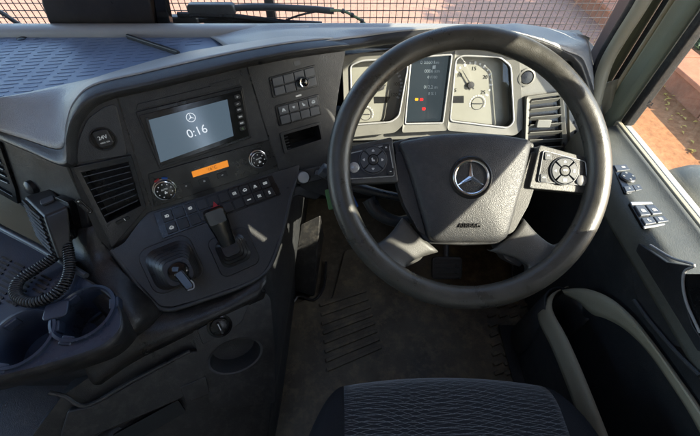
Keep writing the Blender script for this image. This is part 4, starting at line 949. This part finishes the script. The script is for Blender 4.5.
# airbag cover: domed
ab = [(394, 139), (412, 134.5), (440, 131.5), (468.5, 130.5), (497, 131.5), (525, 134.5), (541, 140), (541, 150), (533, 182), (522, 222), (512, 240), (505, 245), (468.5, 246.5), (432, 245), (425, 240), (415, 222), (404, 182), (396, 150)]
pu = WP.uvs(ab)
MB().prism(WP, pu, -.045, -.020).obj('airbag_base', M['airbag'], W, bev=.004)
a2 = roundpoly(WP.uvs([(398, 141), (440, 133), (468.5, 132), (497, 133), (534, 139), (526, 176), (509, 238), (500, 243), (436, 243), (429, 238), (411, 176)]), .012, 4)
m = MB(); rows = []; n = len(a2); cu = sum(p[0] for p in a2)/n; cv = sum(p[1] for p in a2)/n
for s, w_ in ((1.0, -.022), (1.0, -.010), (.985, -.003), (.95, .001), (.88, .0035), (.7, .0065), (.45, .0085), (.2, .0095), (.02, .0097)):
    rows.append([WP.pt(cu+(p[0]-cu)*s, cv+(p[1]-cv)*s, w_) for p in a2+a2[:1]])
ac = m.loft(rows).obj('airbag_cover', M['airbag'], W, ang=50)
cu, cv = WP.uv(469, 178)
MB().lathe(WP, [(.035, .006), (.0352, .0092), (.033, .0108), (.030, .0105), (.0275, .0085), (.0005, .0082)], 48, cu, cv).obj('emblem_dish', M['black'], ac)
star(WP, cu, cv, .0275, .0095, .0035, M['chrome'], 'emblem', ac)
cu, cv = WP.uv(468, 225.5); text('airbag_lettering', 'AIRBAG', WP, cu, cv, .0105, M['black'], ac, .0072, .0014)
cu, cv = WP.uv(424.5, 155.5); icon('left', WP, cu, cv, .012, M['print'], ac, .0052, .05, 'scuff_mark')
# side wedges between cover and pods
for sgn in (1, -1):
    X = lambda x: x if sgn > 0 else 937-x
    MB().prism(WP, roundpoly(WP.uvs([(X(396), 152), (X(402), 150), (X(413), 182), (X(428), 236), (X(420), 232), (X(405), 205), (X(398), 184)]), .006), -.040, -.010).obj('side_wedge', M['airbag'] if sgn > 0 else M['spoke'], W, bev=.005, seg=3)
    # lower spokes
    stn = [((406, 219), (420, 235), (441, 252), -.018), ((393, 235.5), (405, 247), (418, 259), -.012), ((378, 246), (391, 256), (405, 268), -.006), ((365, 240), (386, 259), (409, 277), .001), ((355, 226), (382, 263), (421, 283), .0085), ((349, 224), (377, 267), (419, 289), .0135)]
    rows = []
    for e1, m1, e2, w_ in stn:
        P = lambda p, dw: WP.px(X(p[0]), p[1], w_+dw)
        a_, c_, b_ = P(e1, -.005), P(m1, .0015), P(e2, -.005)
        rows.append([P(e1, -.022), a_, a_.lerp(c_, .4)+WP.w*.0028, c_, b_.lerp(c_, .4)+WP.w*.0028, b_, P(e2, -.022)])
    MB().loft(rows, 4, 4).obj('spoke', M['spoke'], W, ang=70, solid=.002)
    MB().prism(WP, roundpoly(WP.uvs([(X(418), 236), (X(434), 247), (X(424), 262), (X(408), 270), (X(405), 258)]), .006), -.055, -.026).obj('spoke_back', M['spoke'], W, bev=.006)
# button pods
def pod(corn, cx, cy, bx, by, outline, name, center, arms, lit):
    o = MB().prism(WP, roundpoly(WP.uvs(outline), .005), -.030, -.0035).obj(name, M['spoke'], W, bev=.003, seg=3)
    q = WP.uvs(corn); pm = M['switch']
    MB().prism(WP, roundpoly(q, .004), -.0035, -.001).obj('pod_face', M['fascia'], o, bev=.001)
    F1 = WP.sub(cx, cy, -.001); r1, r2 = .0092, .0212
    MB().lathe(F1, [(.0238, 0), (.0236, .0022), (.0222, .0026), (.0216, .0008)], 40, cap=False).obj('pad_ring', M['switch'], o)
    for k in range(4):
        a0 = math.radians(45+90*k+4); a1 = math.radians(45+90*(k+1)-4); nn = 8
        poly = [(r2*math.cos(a0+(a1-a0)*i/nn), r2*math.sin(a0+(a1-a0)*i/nn)) for i in range(nn+1)]+[(r1*math.cos(a1+(a0-a1)*i/nn), r1*math.sin(a1+(a0-a1)*i/nn)) for i in range(nn+1)]
        MB().prism(F1, poly, 0, .0036).obj('direction_key', pm, o, bev=.0007)
        am = (a0+a1)/2; icon(arms[k], F1, .0152*math.cos(am), .0152*math.sin(am), .0062, M['print'], o, .0038, .28)
    MB().lathe(F1, [(.0082, 0), (.0082, .0032), (.007, .0042), (.0005, .0044)], 28).obj('centre_key', M['button'], o)
    icon(center, F1, 0, 0, .008, M['print'], o, .0046, .2)
    e_ = [WP.pt(*p, -.0012) for p in roundpoly(q, .004)]; MB().tube(e_, .0009, 6, closed=True).obj('silver_edge', M['satin'], o)
    F2 = WP.sub(bx, by, -.001); MB().lathe(F2, [(.0088, 0), (.0088, .0018), (.0075, .003), (.0005, .0036)], 28).obj('round_key', M['satin'] if not lit else M['rim_grey'], o)
    return o
o = pod([(349, 153.5), (389, 144.5), (394.5, 176), (347.5, 179)], 373, 160, 354, 167.5, [(345, 151.5), (393, 140), (399, 182), (344, 184)], 'button_pod', 'seat', ('up', 'left', 'down', 'right'), False)
for x, y, ic in ((386, 147.5, 'plus'), (390.5, 171.5, 'minus')):
    F1 = WP.sub(x, y, -.001); MB().prism(F1, rr(0, 0, .011, .012, .002), 0, .002).obj('corner_key', M['button'], o, bev=.0007); icon(ic, F1, 0, 0, .004, M['print'], o, .0023, .3)
o = pod([(544, 150.5), (586, 161.5), (588, 185.5), (538.5, 181.5)], 564, 171, 581.5, 180.5, [(541, 144), (590, 157.5), (594, 194), (530, 188)], 'button_pod', 'phone', ('up', 'left', 'box', 'man'), True)
for x, y, ic in ((548, 156, 'phone'), (543.5, 178, 'phone')):
    F1 = WP.sub(x, y, -.001); MB().prism(F1, rr(0, 0, .011, .013, .002), 0, .002).obj('corner_key', M['switch'], o, bev=.0007); icon(ic, F1, 0, 0, .006, M['print'], o, .0023, .2)
# connecting arms from pods to the rim
for sgn in (1, -1):
    us = [(332, 143), (348, 146), (392, 136), (394, 142), (350, 153), (347, 182), (334, 190)] if sgn > 0 else [(607, 152), (594, 156), (592, 175), (593, 194), (604, 204)]
    MB().prism(WP, roundpoly(WP.uvs(us), .005), -.022, -.006).obj('upper_spoke', M['leather'], W, bev=.006, seg=3)

# ================================================================== FLOOR THINGS
mt = thing('floor_mat', 'dirty black rubber mat with raised ribs in the footwell', 'mat', (.15, .4, .004))
mp = [onz(*p, .008) for p in ((222, 440), (228, 398), (262, 310), (302, 302), (316, 292), (332, 300), (345, 250), (520, 240), (545, 300), (548, 440))]
matm = plastic('mat_rubber', (.105, .088, .060), .50, 240, .9, .6, 5, .5, .85, dustcol=(.30, .22, .12))
MB().prism(ZF, roundpoly([(p.x, p.y) for p in mp], .02), .002, .010).obj('mat_sheet', matm, mt, bev=.003)
for k in range(8):
    a = onz(320+k*1.0, 306+k*9.2, .010); b = onz(366+k*2.2, 291+k*8.0, .010); F1 = Frame(a, b-a, (0, 0, 1).__class__((-(b-a).y, (b-a).x, 0)))
    MB().box(F1, 0, (b-a).length, -.006, .006, -.001, .009).obj('rib', matm, mt, bev=.002)
for i in range(9):
    for j in range(4):
        p = onz(490+j*11+i*1.2, 306+i*9.5, .010); F1 = Frame(p, (1, .35, 0), (-.35, 1, 0)); MB().prism(F1, rr(0, 0, .034, .013, .003, 2), -.001, .009, .9).obj('stud', matm, mt, bev=.0015)
hp = [onz(*p, .0108) for p in ((224, 402), (250, 393), (262, 402), (264, 440), (216, 440))]
MB().tube(spline(hp, 4), .0028, 8).obj('hatch_edge', matm, mt)
fr_ = thing('footrest', 'tall dark foot rest panel sloping up beside the centre console', 'foot rest', onz(302, 296, .01))
c4 = [onz(301, 224, .25), onz(321, 214, .25), onz(314, 297, .03), onz(292, 291, .03), onz(296, 255, .12)]
m = MB(); top_ = [c4[0], c4[1], c4[2], c4[3], c4[4]]; dn_ = [V3((p.x, p.y+.03, max(.0, p.z-.16))) for p in top_]
m.add(top_+dn_, [(0, 1, 2, 3, 4), (9, 8, 7, 6, 5)]+[(i, (i+1) % 5, 5+(i+1) % 5, 5+i) for i in range(5)]); m.obj('panel', M['lower'], fr_, bev=.006, seg=3)
MB().tube(spline([onz(*p, .014) for p in ((274, 304), (292, 303), (299, 296), (314, 300), (324, 286), (326, 262))], 4), .005, 8).obj('base_edge', M['lower'], fr_)
for lab, px_, z_, wd, ht in (('wide ribbed brake pedal behind the lower wheel rim', (447, 268), .16, .10, .075), ('tall accelerator pedal right of the brake behind the wheel', (520, 262), .12, .055, .15)):
    c = onz(*px_, z_); P = thing('brake_pedal' if 'brake' in lab else 'accelerator_pedal', lab, 'pedal', (c.x, c.y, 0)); F1 = Frame(c, (1, 0, 0), (0, .75, .66))
    MB().prism(F1, rr(0, 0, wd, ht, .012), -.010, .004).obj('pad', M['rubber'], P, bev=.003)
    for k in range(5): MB().prism(F1, rr(0, (-.4+.2*k)*ht, wd*.82, .006, .002), .003, .0065).obj('tread', M['rubber'], P, bev=.001)
    MB().tube(spline([c-F1.w*.008, c+V3((0, .12, .08)), c+V3((0, .26, .22))], 4), .010, 10).obj('arm', M['metal'], P)

# ================================================================== SEAT
def fabric():
    m, N, L, b = new_mat('seat_fabric'); tc = N.new('ShaderNodeTexCoord'); acc = None
    for (sc, rot, dist, ds) in ((78, 11, 7, .9), (82, -12, 7.5, .8), (60, 2, 10, .6)):
        mp_ = N.new('ShaderNodeMapping'); mp_.inputs['Rotation'].default_value = (0, 0, math.radians(rot)); L.new(tc.outputs['Object'], mp_.inputs[0])
        wv = N.new('ShaderNodeTexWave'); wv.bands_direction = 'Y'; wv.inputs['Scale'].default_value = sc*.55; wv.inputs['Distortion'].default_value = dist; wv.inputs['Detail'].default_value = 0; wv.inputs['Detail Scale'].default_value = ds*.35
        L.new(mp_.outputs[0], wv.inputs[0])
        r = N.new('ShaderNodeMapRange'); r.inputs[1].default_value = .985; r.inputs[2].default_value = .9995; r.inputs[4].default_value = .85; L.new(wv.outputs['Fac'], r.inputs[0])
        if acc is None: acc = r.outputs[0]
        else:
            mx = N.new('ShaderNodeMath'); mx.operation = 'MAXIMUM'; L.new(acc, mx.inputs[0]); L.new(r.outputs[0], mx.inputs[1]); acc = mx.outputs[0]
    br = N.new('ShaderNodeTexNoise'); br.inputs['Scale'].default_value = 420; br.inputs['Detail'].default_value = 4; L.new(tc.outputs['Object'], br.inputs['Vector'])
    mu = N.new('ShaderNodeMath'); mu.operation = 'MULTIPLY'; L.new(acc, mu.inputs[0]); L.new(br.outputs['Fac'], mu.inputs[1])
    mx = N.new('ShaderNodeMix'); mx.data_type = 'RGBA'; mx.inputs[6].default_value = (.016, .016, .019, 1); mx.inputs[7].default_value = (.40, .41, .42, 1)
    L.new(mu.outputs[0], mx.inputs[0]); L.new(mx.outputs[2], b.inputs['Base Color']); b.inputs['Roughness'].default_value = .9; b.inputs['Sheen Weight'].default_value = .3; b.inputs['Specular IOR Level'].default_value = .2
    bp = N.new('ShaderNodeBump'); bp.inputs['Strength'].default_value = .4; bp.inputs['Distance'].default_value = .001; L.new(br.outputs['Fac'], bp.inputs['Height']); L.new(bp.outputs[0], b.inputs['Normal'])
    return m
seatplain = plastic('seat_bolster_fabric', (.014, .0145, .017), .9, 900, .6, .2, 30, .2)
ST = thing('driver_seat', 'dark blue fabric driver seat cushion with white wavy line pattern', 'seat', (.175, -.1, 0))
XC = .178
def seat_pt(u, s):
    # u across (-.26..+.26), s: 0 rear ... 1 front lip ... 1.4 underside
    a = abs(u); yf = .178-.35*u*u-(0 if a < .19 else 6.5*(a-.19)**1.55)
    zt_ = .500+(.012 if a > .19 else 0)*math.sin(min(1, (a-.19)/.06)*math.pi)-(0 if a < .235 else 18*(a-.235)**2)-.25*u*u
    if s <= 1: y = -.42+(yf-.055+.42)*s; z = zt_-.012*s*s
    else:
        b = (s-1)/.4*math.radians(120); y = yf-.055+.055*math.sin(b); z = zt_-.012-.055*(1-math.cos(b))
    return V3((XC+u, y, z))
def seat_part(u0, u1, nu, name, mat, drop=0):
    ss = [i/14 for i in range(14)]+[1+.4*i/10 for i in range(11)]
    rows = [[seat_pt(u0+(u1-u0)*i/nu, s)+V3((0, 0, -drop)) for s in ss] for i in range(nu+1)]
    return MB().loft(rows).obj(name, mat, ST, solid=.01, ang=60)
seat_part(-.188, .188, 24, 'cushion_panel', fabric())
seat_part(-.262, -.1885, 14, 'bolster', seatplain); seat_part(.1885, .262, 14, 'bolster', seatplain)
for u in (-.1883, .1883): MB().tube([seat_pt(u, s)+V3((0, 0, .0006)) for s in [i/14 for i in range(14)]+[1+.4*i/10 for i in range(11)]], .0026, 8).obj('piping', seatplain, ST)
abox(XC-.235, XC+.235, -.42, .09, .36, .43).obj('seat_pan', M['doordark'], ST, bev=.02)
abox(XC-.20, XC+.20, -.40, .02, .0, .358).obj('pedestal', M['doordark'], ST, bev=.02)

# ================================================================== HAND MICROPHONE
mc = thing('radio_microphone', 'black hand microphone with ribbed side hanging by the fascia', 'microphone', onz(55, 250, .60))
tq = [onz(*p, .662) for p in ((23, 196), (51, 187.5), (69, 206), (44, 216.5))]
lq_ = [onz(*p, .598) for p in ((40, 238), (58, 230), (71, 252), (60, 262))]
m = MB(); mid = [a.lerp(b, .5)+(a-(tq[0]+tq[2])/2).normalized()*.003 for a, b in zip(tq, lq_)]
vs = tq+mid+lq_; m.add(vs, [(3, 2, 1, 0), (8, 9, 10, 11)]+[(k*4+i, k*4+(i+1) % 4, (k+1)*4+(i+1) % 4, (k+1)*4+i) for k in range(2) for i in range(4)]); m.obj('housing', M['button'], mc, bev=.005, seg=3)
up_ = (tq[1]-tq[0]).cross(tq[3]-tq[0]).normalized(); up_ = up_ if up_.z > 0 else -up_
F1 = Frame((tq[0]+tq[2])/2, tq[2]-tq[3], up_.cross(tq[2]-tq[3])); MB().prism(F1, rr(.004, -.004, .024, .016, .005), -.001, .005).obj('hang_button', M['switch'], mc, bev=.002)
for k in range(8):
    t = .06+k*.11; a = tq[0].lerp(lq_[0], t); b = tq[3].lerp(lq_[3], t); o_ = (a-tq[1].lerp(lq_[1], t)).normalized()*.004
    MB().tube([a.lerp(b, .08)+o_, a.lerp(b, .5)+o_*1.4, a.lerp(b, .92)+o_], .0026, 8).obj('rib', M['fascia'], mc)
a, b = tq[1].lerp(lq_[1], .2), tq[2].lerp(lq_[2], .2)
mbk = thing('microphone_bracket', 'black clip bracket behind the hand microphone', 'bracket', PF.px(74, 205))
MB().prism(PF, roundpoly(PF.uvs([(62, 194), (76, 200), (84, 236), (76, 262), (66, 236)]), .006), 0, .014).obj('clip', M['black'], mbk, bev=.005, seg=3)
MB().lathe(PF.sub(33, 187, .0), [(.016, 0), (.015, .008), (.010, .012), (.0005, .013)], 24).obj('mount_knob', M['fascia'], mbk)
path = spline([onz(*p) for p in ((66, 240, .612), (69, 256, .600), (69, 272, .592), (62, 288, .590), (46, 299, .589), (28, 302, .589), (16, 294, .589), (19, 281, .590), (36, 269, .592), (54, 257, .597), (64, 246, .602), (68, 236, .606))], 14)
cum = [0]
for a, b in zip(path[:-1], path[1:]): cum.append(cum[-1]+(b-a).length)
Ltot = cum[-1]; pitch = .0050; steps = int(Ltot/pitch*12); hel = []; j = 0; nrm = V3((0, 0, 1))
for i in range(steps+1):
    d = Ltot*i/steps
    while j < len(cum)-2 and cum[j+1] < d: j += 1
    p = path[j].lerp(path[j+1], (d-cum[j])/max(1e-9, cum[j+1]-cum[j])); t = (path[j+1]-path[j]).normalized(); nrm = (nrm-t*nrm.dot(t)).normalized(); bb = t.cross(nrm)
    a = 2*math.pi*d/pitch; hel.append(p+nrm*(.0080*math.cos(a))+bb*(.0080*math.sin(a)))
MB().tube(hel, .0021, 6).obj('coiled_cord', M['rubber'], mc, ang=80)
